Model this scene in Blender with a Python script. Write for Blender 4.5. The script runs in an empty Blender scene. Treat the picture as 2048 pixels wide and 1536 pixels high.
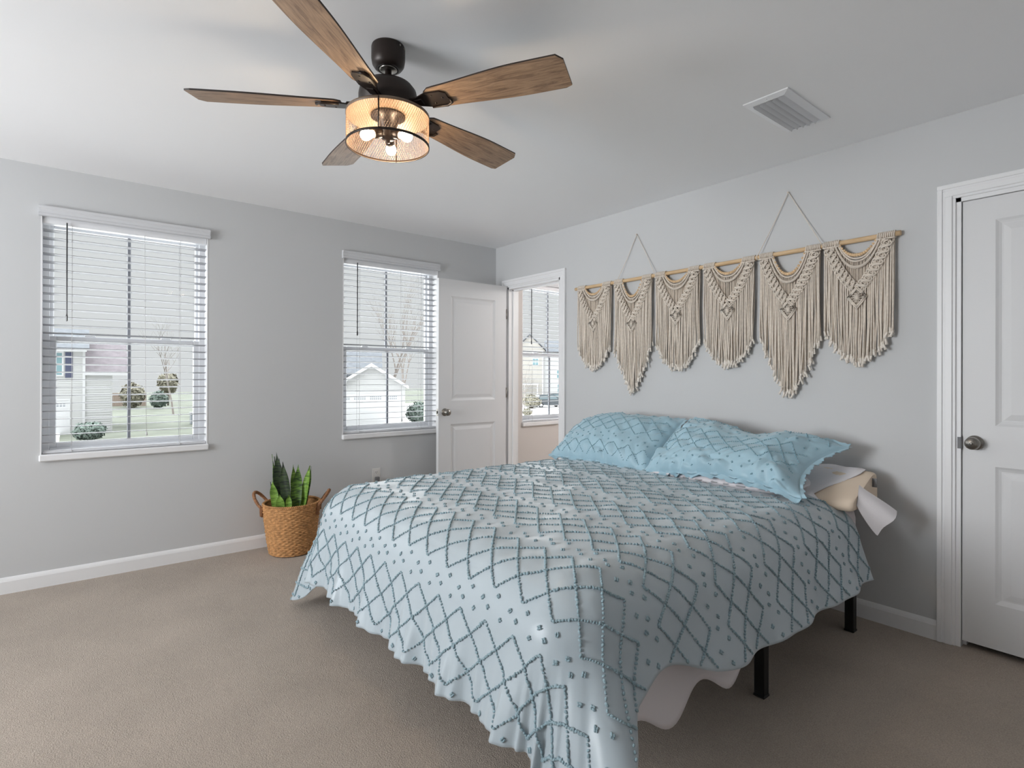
import bpy, bmesh, math, random
import numpy as np
from mathutils import Matrix, Vector

sc = bpy.context.scene
COL = sc.collection
PI = math.pi
random.seed(7)
RNG = np.random.default_rng(7)

# ------------------------------------------------------------------ camera
cam_d = bpy.data.cameras.new('camera')
cam = bpy.data.objects.new('camera', cam_d)
COL.objects.link(cam)
YAW, PITCH, ROLL = 0.8932, 0.0017, 0.0028
cam.matrix_world = (Matrix.Translation((4.1954, -3.1754, 1.2325)) @ Matrix.Rotation(YAW, 4, 'Z')
                    @ Matrix.Rotation(PI / 2 + PITCH, 4, 'X') @ Matrix.Rotation(ROLL, 4, 'Z'))
cam_d.sensor_width = 36.0
cam_d.lens = 1103.75 * 36 / 2048
cam_d.shift_y = -0.0093
cam_d.clip_start = 0.03
cam_d.clip_end = 400
sc.camera = cam

# ------------------------------------------------------------------ colour management
vs = sc.view_settings
vs.view_transform = 'Standard'
vs.look = 'None'
vs.exposure = 0.36
vs.gamma = 1.0
vs.use_curve_mapping = False
sc.cycles.use_denoising = True
sc.cycles.max_bounces = 10
sc.cycles.diffuse_bounces = 6
sc.cycles.transparent_max_bounces = 24
sc.cycles.sample_clamp_indirect = 6.0

# ------------------------------------------------------------------ sky, daylight
world = bpy.data.worlds.new('overcast_sky')
sc.world = world
world.use_nodes = True
bg = world.node_tree.nodes['Background']
bg.inputs['Color'].default_value = (0.97, 0.98, 1.0, 1)
bg.inputs['Strength'].default_value = 0.58


def add_light(name, kind, energy, color, loc=(0, 0, 0), direction=(0, 0, -1), **kw):
    d = bpy.data.lights.new(name, kind)
    d.energy = energy
    d.color = color
    for k, v in kw.items():
        setattr(d, k, v)
    o = bpy.data.objects.new(name, d)
    COL.objects.link(o)
    o.location = loc
    o.rotation_euler = Vector(direction).to_track_quat('-Z', 'Y').to_euler()
    return o


# soft daylight of the overcast sky on the window side of the house
add_light('overcast_daylight', 'SUN', 11.5, (0.95, 0.975, 1.0), direction=(1.0, 0.10, -1.25), angle=math.radians(160))
# the same sky on the street fronts of the houses opposite
add_light('overcast_daylight_opposite', 'SUN', 0.2, (0.97, 0.98, 1.0), direction=(-1.0, 0.0, -0.5), angle=math.radians(150))
# added fill light by the unseen back wall, brightens the room
add_light('rear_fill_light', 'AREA', 54.0, (0.93, 0.965, 1.0), loc=(1.55, -6.15, 1.42), direction=(-0.06, 1, 0.18),
          shape='RECTANGLE', size=1.6, size_y=1.3, spread=math.radians(125))
# warm lamp in the adjoining room
add_light('bath_lamp', 'POINT', 30.0, (0.98, 0.97, 0.96), loc=(1.6, 1.4, 2.1), shadow_soft_size=0.12)


# ------------------------------------------------------------------ mesh helpers
def lin(c):
    return tuple((x / 255 / 12.92) if x / 255 <= 0.04045 else ((x / 255 + 0.055) / 1.055) ** 2.4 for x in c[:3])


class G:
    """collects pieces of one mesh"""

    def __init__(self):
        self.V, self.F, self.n = [], [], 0

    def add(self, V, F, mi=0, smooth=True):
        V = np.asarray(V, float).reshape(-1, 3)
        F = np.asarray(F, np.int64)
        self.V.append(V)
        self.F.append((F + self.n, mi, smooth))
        self.n += len(V)
        return self

    def faces(self, V, faces, mi=0, smooth=False):
        base = np.asarray(V, float).reshape(-1, 3)
        self.V.append(base)
        for f in faces:
            self.F.append((np.asarray([f]) + self.n, mi, smooth))
        self.n += len(base)
        return self

    def box(self, x0, x1, y0, y1, z0, z1, mi=0, bev=0.0):
        x0, x1 = min(x0, x1), max(x0, x1)
        y0, y1 = min(y0, y1), max(y0, y1)
        z0, z1 = min(z0, z1), max(z0, z1)
        if bev <= 0:
            V = [(x, y, z) for z in (z0, z1) for y in (y0, y1) for x in (x0, x1)]
            self.add(V, [(0, 2, 3, 1), (4, 5, 7, 6), (0, 1, 5, 4), (2, 6, 7, 3), (0, 4, 6, 2), (1, 3, 7, 5)], mi, False)
            return self
        b = min(bev, (x1 - x0) * .45, (y1 - y0) * .45, (z1 - z0) * .45)
        c = np.array([(x0 + x1) / 2, (y0 + y1) / 2, (z0 + z1) / 2])
        h = np.array([(x1 - x0) / 2, (y1 - y0) / 2, (z1 - z0) / 2])
        V, idx = [], {}
        for sx in (-1, 1):
            for sy in (-1, 1):
                for sz in (-1, 1):
                    s = np.array([sx, sy, sz])
                    for a in range(3):
                        hh = h - b
                        hh[a] = h[a]
                        idx[(sx, sy, sz, a)] = len(V)
                        V.append(c + s * hh)
        faces = []

        def quad(q):
            P = [np.array(V[i]) for i in q]
            nrm = np.cross(P[1] - P[0], P[2] - P[0])
            if np.dot(nrm, sum(P) / len(P) - c) < 0:
                q = q[::-1]
            faces.append(tuple(q))
        for a in range(3):
            o1, o2 = [k for k in range(3) if k != a]
            for s in (-1, 1):
                q = []
                for s1, s2 in ((-1, -1), (1, -1), (1, 1), (-1, 1)):
                    k = [0, 0, 0]
                    k[a], k[o1], k[o2] = s, s1, s2
                    q.append(idx[(*k, a)])
                quad(q)
            for s1 in (-1, 1):
                for s2 in (-1, 1):
                    k0, k1 = [0, 0, 0], [0, 0, 0]
                    k0[a], k0[o1], k0[o2] = -1, s1, s2
                    k1[a], k1[o1], k1[o2] = 1, s1, s2
                    quad([idx[(*k0, o1)], idx[(*k1, o1)], idx[(*k1, o2)], idx[(*k0, o2)]])
        for sx in (-1, 1):
            for sy in (-1, 1):
                for sz in (-1, 1):
                    quad([idx[(sx, sy, sz, 0)], idx[(sx, sy, sz, 1)], idx[(sx, sy, sz, 2)]])
        return self.faces(V, faces, mi, False)

    def tube(self, path, r, n=8, mi=0, caps=True, closed=False):
        P = np.asarray(path, float)
        m = len(P)
        R = np.broadcast_to(np.asarray(r, float), (m,))
        if closed:
            T = np.roll(P, -1, 0) - np.roll(P, 1, 0)
        else:
            T = np.gradient(P, axis=0)
        T /= np.maximum(np.linalg.norm(T, axis=1, keepdims=True), 1e-9)
        up = np.array([0, 0, 1.0]) if abs(T[:, 2]).mean() < 0.8 else np.array([0, 1.0, 0.05])
        A = np.cross(T, up)
        A /= np.maximum(np.linalg.norm(A, axis=1, keepdims=True), 1e-9)
        B = np.cross(T, A)
        th = np.linspace(0, 2 * PI, n, endpoint=False)
        V = P[:, None] + R[:, None, None] * (A[:, None] * np.cos(th)[None, :, None] + B[:, None] * np.sin(th)[None, :, None])
        i = np.arange(m if closed else m - 1)[:, None]
        j = np.arange(n)[None]
        i2 = (i + 1) % m
        j2 = (j + 1) % n
        F = np.stack([i * n + j, i2 * n + j, i2 * n + j2, i * n + j2], -1).reshape(-1, 4)
        base = self.n
        self.add(V, F, mi)
        if caps and not closed:
            self.F.append((np.array([list(range(n))[::1]]) + base, mi, False))
            self.F.append((np.array([list(range(n))[::-1]]) + base + (m - 1) * n, mi, False))
        return self

    def lathe(self, prof, c=(0, 0, 0), n=32, mi=0, axis='z', smooth=True):
        prof = np.asarray(prof, float)
        th = np.linspace(0, 2 * PI, n, endpoint=False)
        r, z = prof[:, 0], prof[:, 1]
        X = r[:, None] * np.cos(th)
        Y = r[:, None] * np.sin(th)
        Z = np.repeat(z[:, None], n, 1)
        V = np.stack([X, Y, Z], -1)
        if axis == 'x':
            V = V[..., [2, 0, 1]]
        elif axis == 'y':
            V = V[..., [1, 2, 0]]
        V = V + np.asarray(c)
        m = len(prof)
        i = np.arange(m - 1)[:, None]
        j = np.arange(n)[None]
        j2 = (j + 1) % n
        F = np.stack([i * n + j, i * n + j2, (i + 1) * n + j2, (i + 1) * n + j], -1).reshape(-1, 4)
        return self.add(V, F, mi, smooth)

    def grid(self, P, mi=0, smooth=True, flip=False, wrap=False):
        P = np.asarray(P, float)
        a, b = P.shape[:2]
        i = np.arange(a - 1)[:, None]
        j = np.arange(b if wrap else b - 1)[None]
        j2 = (j + 1) % b
        F = np.stack([i * b + j, (i + 1) * b + j, (i + 1) * b + j2, i * b + j2], -1).reshape(-1, 4)
        if flip:
            F = F[:, ::-1]
        return self.add(P, F, mi, smooth)

    def ball(self, c, r, n=10, m=7, mi=0, scale=(1, 1, 1)):
        ph = np.linspace(0, PI, m)
        prof = np.stack([np.sin(ph) * 1.0 + 1e-5, -np.cos(ph)], 1)
        th = np.linspace(0, 2 * PI, n, endpoint=False)
        V = np.stack([prof[:, 0:1] * np.cos(th), prof[:, 0:1] * np.sin(th), np.repeat(prof[:, 1:2], n, 1)], -1)
        V = V * r * np.asarray(scale) + np.asarray(c)
        return self.grid(V, mi, True, flip=True, wrap=True)

    def prism(self, poly, z0, z1, mi=0, axis='z'):
        """poly: 2-D points, extruded"""
        m = len(poly)
        V = [(x, y, z0) for x, y in poly] + [(x, y, z1) for x, y in poly]
        V = np.array(V)
        if axis == 'x':
            V = V[:, [2, 0, 1]]
        elif axis == 'y':
            V = V[:, [0, 2, 1]]
        F = [tuple(range(m))[::-1], tuple(range(m, 2 * m))]
        F += [(i, (i + 1) % m, m + (i + 1) % m, m + i) for i in range(m)]
        return self.faces(V, F, mi, False)

    def mesh(self, name, mats, org):
        V = np.concatenate(self.V) - np.asarray(org)
        starts, loops, mi, sm = [], [], [], []
        tot = 0
        for F, k, s in self.F:
            m, w = F.shape
            starts.append(tot + np.arange(m) * w)
            loops.append(F.ravel())
            tot += m * w
            mi.append(np.full(m, k))
            sm.append(np.full(m, s))
        me = bpy.data.meshes.new(name)
        me.vertices.add(len(V))
        me.vertices.foreach_set('co', V.astype(np.float32).ravel())
        L = np.concatenate(loops).astype(np.int32)
        S = np.concatenate(starts).astype(np.int32)
        me.loops.add(len(L))
        me.loops.foreach_set('vertex_index', L)
        me.polygons.add(len(S))
        me.polygons.foreach_set('loop_start', S)
        me.polygons.foreach_set('material_index', np.concatenate(mi).astype(np.int32))
        me.polygons.foreach_set('use_smooth', np.concatenate(sm))
        for m in mats:
            me.materials.append(m)
        me.update(calc_edges=True)
        me.validate()
        return me


ORG = {}


def root_org(o):
    while o.parent is not None:
        o = o.parent
    return ORG.get(o.name, np.zeros(3))


def obj(name, g, mats, parent=None, org=None):
    """one mesh object; world coordinates in, stored relative to the thing's base"""
    if not isinstance(mats, (list, tuple)):
        mats = [mats]
    if parent is not None:
        o0 = root_org(parent)
    else:
        o0 = np.array(org if org is not None else (0, 0, 0), float)
    me = g.mesh(name, mats, o0)
    o = bpy.data.objects.new(name, me)
    COL.objects.link(o)
    if parent is not None:
        o.parent = parent
    else:
        o.location = o0
        ORG[o.name] = o0
    return o


def tag(o, label, cat, group=None, kind=None):
    o['label'] = label
    o['category'] = cat
    if group:
        o['group'] = group
    if kind:
        o['kind'] = kind
    return o


def thing(name, label, cat, loc=(0, 0, 0), group=None, kind=None):
    o = bpy.data.objects.new(name, None)
    COL.objects.link(o)
    o.location = loc
    o.empty_display_size = 0.05
    ORG[o.name] = np.array(loc, float)
    return tag(o, label, cat, group, kind)


def struct(name, g, mats, label=None, cat=None):
    o = obj(name, g, mats)
    o['kind'] = 'structure'
    if label:
        o['label'] = label
        o['category'] = cat
    return o


def copy_tree(o, parent=None):
    c = o.copy()
    COL.objects.link(c)
    if parent is not None:
        c.parent = parent
    for ch in list(o.children):
        copy_tree(ch, c)
    return c


def hash2(ix, iy, seed):
    h = np.sin(ix * 127.1 + iy * 311.7 + seed * 74.7) * 43758.5453
    return h - np.floor(h)


def vnoise(x, y, seed=0):
    x = np.asarray(x, float)
    y = np.asarray(y, float)
    ix, iy = np.floor(x), np.floor(y)
    fx, fy = x - ix, y - iy
    fx = fx * fx * (3 - 2 * fx)
    fy = fy * fy * (3 - 2 * fy)
    a, b = hash2(ix, iy, seed), hash2(ix + 1, iy, seed)
    c, d = hash2(ix, iy + 1, seed), hash2(ix + 1, iy + 1, seed)
    return ((a * (1 - fx) + b * fx) * (1 - fy) + (c * (1 - fx) + d * fx) * fy) * 2 - 1


def sstep(a, b, x):
    t = np.clip((x - a) / (b - a), 0, 1)
    return t * t * (3 - 2 * t)


# ------------------------------------------------------------------ materials
def mat(name, rgb, rough=0.5, spec=0.5, metal=0.0, sheen=0.0, var=None, bump=None, emit=None, coat=0.0, trans=0.0):
    """var=(scale, amount, detail[, stretch]) colour mottling; bump=(scale, strength, distance[, stretch])"""
    m = bpy.data.materials.new(name)
    m.use_nodes = True
    nt = m.node_tree
    b = nt.nodes['Principled BSDF']
    c = lin(rgb)
    b.inputs['Base Color'].default_value = (*c, 1)
    b.inputs['Roughness'].default_value = rough
    b.inputs['Specular IOR Level'].default_value = spec
    b.inputs['Metallic'].default_value = metal
    b.inputs['Sheen Weight'].default_value = sheen
    b.inputs['Coat Weight'].default_value = coat
    if trans:
        b.inputs['Transmission Weight'].default_value = trans
    if emit:
        b.inputs['Emission Color'].default_value = (*emit[0], 1)
        b.inputs['Emission Strength'].default_value = emit[1]
    tc = nt.nodes.new('ShaderNodeTexCoord')

    def coords(st):
        if not st:
            return tc.outputs['Object']
        mp = nt.nodes.new('ShaderNodeMapping')
        mp.inputs['Scale'].default_value = st
        nt.links.new(tc.outputs['Object'], mp.inputs['Vector'])
        return mp.outputs['Vector']
    if var:
        n = nt.nodes.new('ShaderNodeTexNoise')
        n.inputs['Scale'].default_value = var[0]
        n.inputs['Detail'].default_value = var[2] if len(var) > 2 else 4
        nt.links.new(coords(var[3] if len(var) > 3 else None), n.inputs['Vector'])
        r = nt.nodes.new('ShaderNodeValToRGB')
        a = var[1]
        r.color_ramp.elements[0].position = 0.3
        r.color_ramp.elements[1].position = 0.7
        r.color_ramp.elements[0].color = (*[x * (1 - a) for x in c], 1)
        r.color_ramp.elements[1].color = (*[min(1, x * (1 + a)) for x in c], 1)
        nt.links.new(n.outputs['Fac'], r.inputs['Fac'])
        nt.links.new(r.outputs['Color'], b.inputs['Base Color'])
    if bump:
        n = nt.nodes.new('ShaderNodeTexNoise')
        n.inputs['Scale'].default_value = bump[0]
        n.inputs['Detail'].default_value = 3
        nt.links.new(coords(bump[3] if len(bump) > 3 else None), n.inputs['Vector'])
        bp = nt.nodes.new('ShaderNodeBump')
        bp.inputs['Strength'].default_value = bump[1]
        bp.inputs['Distance'].default_value = bump[2]
        nt.links.new(n.outputs['Fac'], bp.inputs['Height'])
        nt.links.new(bp.outputs['Normal'], b.inputs['Normal'])
    return m


def wood_mat(name, base, dark, scale=9.0, rough=0.45, stretch=(1.0, 9.0, 9.0)):
    m = mat(name, base, rough)
    nt = m.node_tree
    b = nt.nodes['Principled BSDF']
    tc = nt.nodes.new('ShaderNodeTexCoord')
    mp = nt.nodes.new('ShaderNodeMapping')
    mp.inputs['Scale'].default_value = stretch
    nt.links.new(tc.outputs['Object'], mp.inputs['Vector'])
    n1 = nt.nodes.new('ShaderNodeTexNoise')
    n1.inputs['Scale'].default_value = scale
    n1.inputs['Detail'].default_value = 8
    n1.inputs['Roughness'].default_value = 0.7
    n1.inputs['Distortion'].default_value = 0.8
    nt.links.new(mp.outputs['Vector'], n1.inputs['Vector'])
    r = nt.nodes.new('ShaderNodeValToRGB')
    r.color_ramp.elements[0].position = 0.36
    r.color_ramp.elements[1].position = 0.62
    r.color_ramp.elements[0].color = (*lin(dark), 1)
    r.color_ramp.elements[1].color = (*lin(base), 1)
    nt.links.new(n1.outputs['Fac'], r.inputs['Fac'])
    nt.links.new(r.outputs['Color'], b.inputs['Base Color'])
    bp = nt.nodes.new('ShaderNodeBump')
    bp.inputs['Strength'].default_value = 0.15
    bp.inputs['Distance'].default_value = 0.002
    nt.links.new(n1.outputs['Fac'], bp.inputs['Height'])
    nt.links.new(bp.outputs['Normal'], b.inputs['Normal'])
    return m


def glass_mat(name):
    m = bpy.data.materials.new(name)
    m.use_nodes = True
    nt = m.node_tree
    nt.nodes.clear()
    out = nt.nodes.new('ShaderNodeOutputMaterial')
    mix = nt.nodes.new('ShaderNodeMixShader')
    tr = nt.nodes.new('ShaderNodeBsdfTransparent')
    tr.inputs['Color'].default_value = (0.97, 0.985, 0.98, 1)
    gl = nt.nodes.new('ShaderNodeBsdfGlossy')
    gl.inputs['Roughness'].default_value = 0.02
    fr = nt.nodes.new('ShaderNodeFresnel')
    ge = nt.nodes.new('ShaderNodeNewGeometry')
    ior = nt.nodes.new('ShaderNodeMix')          # same reflectance on either face of the thin coated pane
    ior.inputs['A'].default_value = 1.09
    ior.inputs['B'].default_value = 1 / 1.09
    nt.links.new(ge.outputs['Backfacing'], ior.inputs['Factor'])
    nt.links.new(ior.outputs['Result'], fr.inputs['IOR'])
    nt.links.new(fr.outputs['Fac'], mix.inputs['Fac'])
    nt.links.new(tr.outputs['BSDF'], mix.inputs[1])
    nt.links.new(gl.outputs['BSDF'], mix.inputs[2])
    nt.links.new(mix.outputs['Shader'], out.inputs['Surface'])
    return m


def carpet_mat():
    m = mat('carpet_pile', (190, 173, 157), 0.95, 0.1)
    nt = m.node_tree
    b = nt.nodes['Principled BSDF']
    tc = nt.nodes.new('ShaderNodeTexCoord')

    def noise(s, d, rgh=0.55):
        n = nt.nodes.new('ShaderNodeTexNoise')
        n.inputs['Scale'].default_value = s
        n.inputs['Detail'].default_value = d
        n.inputs['Roughness'].default_value = rgh
        nt.links.new(tc.outputs['Object'], n.inputs['Vector'])
        return n.outputs['Fac']
    fine, mid, big = noise(210, 3), noise(45, 3), noise(1.9, 5, 0.6)

    def ramp(f, a, bb, p0=0.3, p1=0.7):
        r = nt.nodes.new('ShaderNodeValToRGB')
        r.color_ramp.elements[0].position = p0
        r.color_ramp.elements[1].position = p1
        r.color_ramp.elements[0].color = (a, a, a, 1)
        r.color_ramp.elements[1].color = (bb, bb, bb, 1)
        nt.links.new(f, r.inputs['Fac'])
        return r.outputs['Color']
    c0 = nt.nodes.new('ShaderNodeRGB')
    c0.outputs[0].default_value = (*lin((180, 167, 154)), 1)
    cur = c0.outputs[0]
    for f, a, bb in ((fine, 0.72, 1.12), (mid, 0.95, 1.03), (big, 0.86, 1.06)):
        mx = nt.nodes.new('ShaderNodeMix')
        mx.data_type = 'RGBA'
        mx.blend_type = 'MULTIPLY'
        mx.inputs['Factor'].default_value = 1
        nt.links.new(cur, mx.inputs['A'])
        nt.links.new(ramp(f, a, bb), mx.inputs['B'])
        cur = mx.outputs['Result']
    nt.links.new(cur, b.inputs['Base Color'])
    bp = nt.nodes.new('ShaderNodeBump')
    bp.inputs['Strength'].default_value = 0.7
    bp.inputs['Distance'].default_value = 0.006
    nt.links.new(fine, bp.inputs['Height'])
    bp2 = nt.nodes.new('ShaderNodeBump')
    bp2.inputs['Strength'].default_value = 0.25
    bp2.inputs['Distance'].default_value = 0.008
    nt.links.new(mid, bp2.inputs['Height'])
    nt.links.new(bp.outputs['Normal'], bp2.inputs['Normal'])
    nt.links.new(bp2.outputs['Normal'], b.inputs['Normal'])
    b.inputs['Sheen Weight'].default_value = 0.15
    return m


def leaf_mat():
    m = mat('snake_leaf', (60, 95, 45), 0.4, 0.4)
    nt = m.node_tree
    b = nt.nodes['Principled BSDF']
    tc = nt.nodes.new('ShaderNodeTexCoord')
    mp = nt.nodes.new('ShaderNodeMapping')
    mp.inputs['Scale'].default_value = (9, 9, 55)
    nt.links.new(tc.outputs['Object'], mp.inputs['Vector'])
    n = nt.nodes.new('ShaderNodeTexNoise')
    n.inputs['Scale'].default_value = 1.3
    n.inputs['Detail'].default_value = 4
    n.inputs['Distortion'].default_value = 1.2
    nt.links.new(mp.outputs['Vector'], n.inputs['Vector'])
    r = nt.nodes.new('ShaderNodeValToRGB')
    r.color_ramp.elements[0].position = 0.38
    r.color_ramp.elements[1].position = 0.66
    r.color_ramp.elements[0].color = (*lin((42, 62, 38)), 1)
    r.color_ramp.elements[1].color = (*lin((112, 150, 62)), 1)
    nt.links.new(n.outputs['Fac'], r.inputs['Fac'])
    nt.links.new(r.outputs['Color'], b.inputs['Base Color'])
    return m


M = dict(
    wall=mat('wall_paint', (202, 203, 204), 0.85, 0.25, bump=(260, 0.05, 0.002)),
    bathwall=mat('bath_wall_paint', (212, 206, 202), 0.85, 0.25),
    ceil=mat('ceiling_paint', (244, 244, 245), 0.9, 0.2, bump=(180, 0.06, 0.002)),
    trim=mat('white_trim_paint', (234, 234, 235), 0.4, 0.45),
    door=mat('white_door_paint', (221, 221, 222), 0.45, 0.45, bump=(60, 0.05, 0.001, (1, 1, 0.08))),
    vinyl=mat('white_vinyl', (236, 237, 240), 0.35, 0.45),
    valance=mat('white_valance', (208, 209, 212), 0.4, 0.4),
    slat=mat('shaded_slat', (150, 151, 155), 0.4, 0.4),  # white slats greyed, their shade is put into the colour
    muntin=mat('grey_muntin', (138, 140, 146), 0.4, 0.4),
    cord=mat('blind_cord', (205, 205, 205), 0.7),
    wand=mat('backlit_wand', (58, 58, 60), 0.25, 0.5),  # clear grey wand, its backlit darkness is put into the colour
    glass=glass_mat('pane_glass'),
    carpet=carpet_mat(),
    nickel=mat('satin_nickel', (150, 146, 140), 0.28, 0.5, metal=1.0),
    dark_gap=mat('dark_gap', (25, 24, 23), 0.8),
    bronze=mat('dark_bronze', (42, 33, 29), 0.42, 0.5, metal=0.35),
    blade=wood_mat('weathered_oak', (172, 141, 112), (112, 87, 68), 7.0),
    blade_edge=mat('blade_edge', (44, 34, 28), 0.55),
    gold=mat('mesh_wire', (150, 122, 98), 0.5, 0.4),
    plate=mat('lamp_plate', (116, 98, 82), 0.4, 0.5),
    bulb=mat('lit_bulb', (255, 225, 180), 0.3, emit=((1.0, 0.76, 0.50), 115.0)),
    duvet=mat('aqua_satin', (173, 185, 192), 0.38, 0.5, sheen=0.4, bump=(420, 0.04, 0.001)),
    sham=mat('aqua_satin_sham', (160, 192, 206), 0.45, 0.45, sheen=0.25, bump=(420, 0.05, 0.001)),
    tuft=mat('aqua_chenille', (146, 169, 178), 0.9, 0.15, sheen=0.4, bump=(500, 0.4, 0.002)),
    tuft2=mat('aqua_chenille_sham', (140, 175, 188), 0.9, 0.15, sheen=0.4, bump=(500, 0.4, 0.002)),
    sheet=mat('white_cotton', (226, 220, 222), 0.85, 0.2, sheen=0.2, bump=(14, 0.15, 0.01)),
    foam=mat('cream_foam', (226, 208, 188), 0.9, 0.2, bump=(300, 0.1, 0.001)),
    knit=mat('white_knit', (230, 226, 228), 0.9, 0.2, bump=(220, 0.3, 0.002)),
    black=mat('black_steel', (16, 16, 17), 0.45, 0.4),
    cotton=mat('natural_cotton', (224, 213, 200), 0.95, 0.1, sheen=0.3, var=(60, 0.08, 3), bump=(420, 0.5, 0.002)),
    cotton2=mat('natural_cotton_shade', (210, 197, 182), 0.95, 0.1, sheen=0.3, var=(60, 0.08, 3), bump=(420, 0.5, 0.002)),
    tassel=mat('frayed_cotton', (232, 224, 214), 0.95, 0.1, sheen=0.3),
    dowel=wood_mat('pine_dowel', (222, 192, 152), (198, 164, 122), 6.0, 0.5, (1, 14, 14)),
    bead=mat('wood_bead', (222, 190, 150), 0.45, 0.4, var=(40, 0.1)),
    wicker=mat('seagrass', (190, 142, 94), 0.7, 0.3, var=(55, 0.32, 5), bump=(160, 0.5, 0.003)),
    handle=mat('dark_seagrass', (150, 108, 78), 0.75, 0.3, var=(60, 0.3), bump=(200, 0.6, 0.003)),
    soil=mat('dark_soil', (62, 46, 38), 0.95, 0.1, bump=(120, 1.0, 0.01)),
    leaf=leaf_mat(),
    outlet=mat('outlet_plastic', (218, 216, 213), 0.35, 0.45),
    plug=mat('grey_plug', (112, 112, 114), 0.5),
)

# ------------------------------------------------------------------ the room shell
H = 2.44
WIN = [(-3.299, -2.440), (-1.500, -0.641), (0.330, 1.250)]     # window openings along the window wall
WZ0, WZ1 = 0.762, 2.165


def wall_with_holes(g, a0, a1, z0, z1, holes, put):
    """put(a0,a1,z0,z1) adds a box; holes = [(a0,a1,z0,z1)] sorted"""
    cur = a0
    for h0, h1, hz0, hz1 in holes:
        if h0 > cur:
            put(cur, h0, z0, z1)
        if hz0 > z0:
            put(h0, h1, z0, hz0)
        if hz1 < z1:
            put(h0, h1, hz1, z1)
        cur = h1
    put(cur, a1, z0, z1)


g = G().box(-0.16, 5.42, -6.32, 2.5, -0.12, 0.0)
struct('floor', g, M['carpet'], 'beige cut-pile carpet covering the whole bedroom floor', 'floor')
g = G().box(-0.16, 5.42, -6.32, 2.5, H, H + 0.12)
struct('ceiling', g, M['ceil'], 'flat white painted bedroom ceiling', 'ceiling')
g = G()
wall_with_holes(g, -6.32, 0.055, 0, H, [(a, b, WZ0, WZ1) for a, b in WIN[:2]],
                lambda a, b, c, d: g.box(-0.16, 0, a, b, c, d))
struct('wall_left', g, M['wall'], 'pale grey wall holding the two bedroom windows', 'wall')
g = G()
D1 = (0.183, 0.887)         # open doorway near the corner
D2 = (3.500, 4.290)         # closed door
wall_with_holes(g, 0.0, 5.3, 0, H, [(D1[0], D1[1], 0, 2.045), (D2[0], D2[1], 0, 2.050)],
                lambda a, b, c, d: g.box(a, b, 0, 0.11, c, d))
struct('wall_right', g, M['wall'], 'pale grey wall behind the head of the bed', 'wall')
g = G().box(5.3, 5.42, -6.32, 2.5, 0, H)
struct('wall_near', g, M['wall'], 'pale grey wall beyond the closed door', 'wall')
g = G()
wall_with_holes(g, 0.0, 5.3, 0, H, [(0.6, 2.6, 0.78, 2.22)], lambda a, b, c, d: g.box(a, b, -6.32, -6.2, c, d))  # unseen wall; the opening is made up to go with the fill light
struct('wall_back', g, M['wall'], 'pale grey wall behind the camera with a window opening added for the fill light', 'wall')
# adjoining room seen through the open doorway
g = G()
wall_with_holes(g, 0.055, 2.5, 0, H, [(WIN[2][0], WIN[2][1], WZ0, WZ1)], lambda a, b, c, d: g.box(-0.16, 0, a, b, c, d))
g.box(0, 5.3, 2.4, 2.5, 0, H)
g.box(2.2, 2.3, 0.11, 2.4, 0, H)
struct('wall_beyond', g, M['bathwall'], 'warm beige walls of the room beyond the open doorway', 'wall')


def baseboard(name, a0, a1, fixed, axis, side, label):
    """side: direction into the room"""
    t = 0.013
    prof = [(0, 0), (t, 0), (t, 0.068), (t * .75, 0.078), (t * .35, 0.088), (0, 0.091)]
    poly = [(fixed + side * d, z) for d, z in prof]
    g = G()
    if axis == 'y':      # runs along y on a wall x = fixed
        m = len(poly)
        V = [(x, a0, z) for x, z in poly] + [(x, a1, z) for x, z in poly]
    else:
        m = len(poly)
        V = [(a0, y, z) for y, z in poly] + [(a1, y, z) for y, z in poly]
    F = [tuple(range(m))[::-1], tuple(range(m, 2 * m))] + [(i, (i + 1) % m, m + (i + 1) % m, m + i) for i in range(m)]
    g.faces(V, F)
    struct(name, g, M['trim'], label, 'baseboard')


baseboard('baseboard_left', -6.2, 0.0, 0.0, 'y', 1, 'white baseboard along the foot of the window wall')
baseboard('baseboard_right', 0.955, 3.432, 0.0, 'x', -1, 'white baseboard along the wall behind the bed')
baseboard('baseboard_beyond', 0.11, 2.4, 0.0, 'y', 1, 'white baseboard in the room beyond the doorway')


def casing(name, x0, x1, top, label):
    w = 0.068
    g = G()
    steps = [(0.0, 0.020, 0.019), (0.016, 0.030, 0.014), (0.028, 0.056, 0.016), (0.054, w, 0.010)]  # from the outer edge in
    for s0, s1, t in steps:
        g.box(x0 - w + s0, x0 - w + s1, -t, 0.002, 0, top + w - s1, bev=0.002)
        g.box(x1 + w - s1, x1 + w - s0, -t, 0.002, 0, top + w - s1, bev=0.002)
        g.box(x0 - w + s0, x1 + w - s0, -t, 0.002, top + w - s1, top + w - s0, bev=0.002)
    # jamb lining and stop
    g.box(x0, x0 + 0.018, -0.002, 0.115, 0, top)
    g.box(x1 - 0.018, x1, -0.002, 0.115, 0, top)
    g.box(x0, x1, -0.002, 0.115, top - 0.018, top)
    g.box(x0 + 0.018, x0 + 0.030, 0.045, 0.085, 0, top - 0.018)
    g.box(x1 - 0.030, x1 - 0.018, 0.045, 0.085, 0, top - 0.018)
    g.box(x0 + 0.018, x1 - 0.018, 0.045, 0.085, top - 0.030, top - 0.018)
    return struct(name, g, M['trim'], label, 'door casing')


casing('trim_1', D1[0], D1[1], 2.045, 'white casing around the open doorway near the corner')
casing('trim_2', D2[0], D2[1], 2.050, 'white casing around the closed door')


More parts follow.
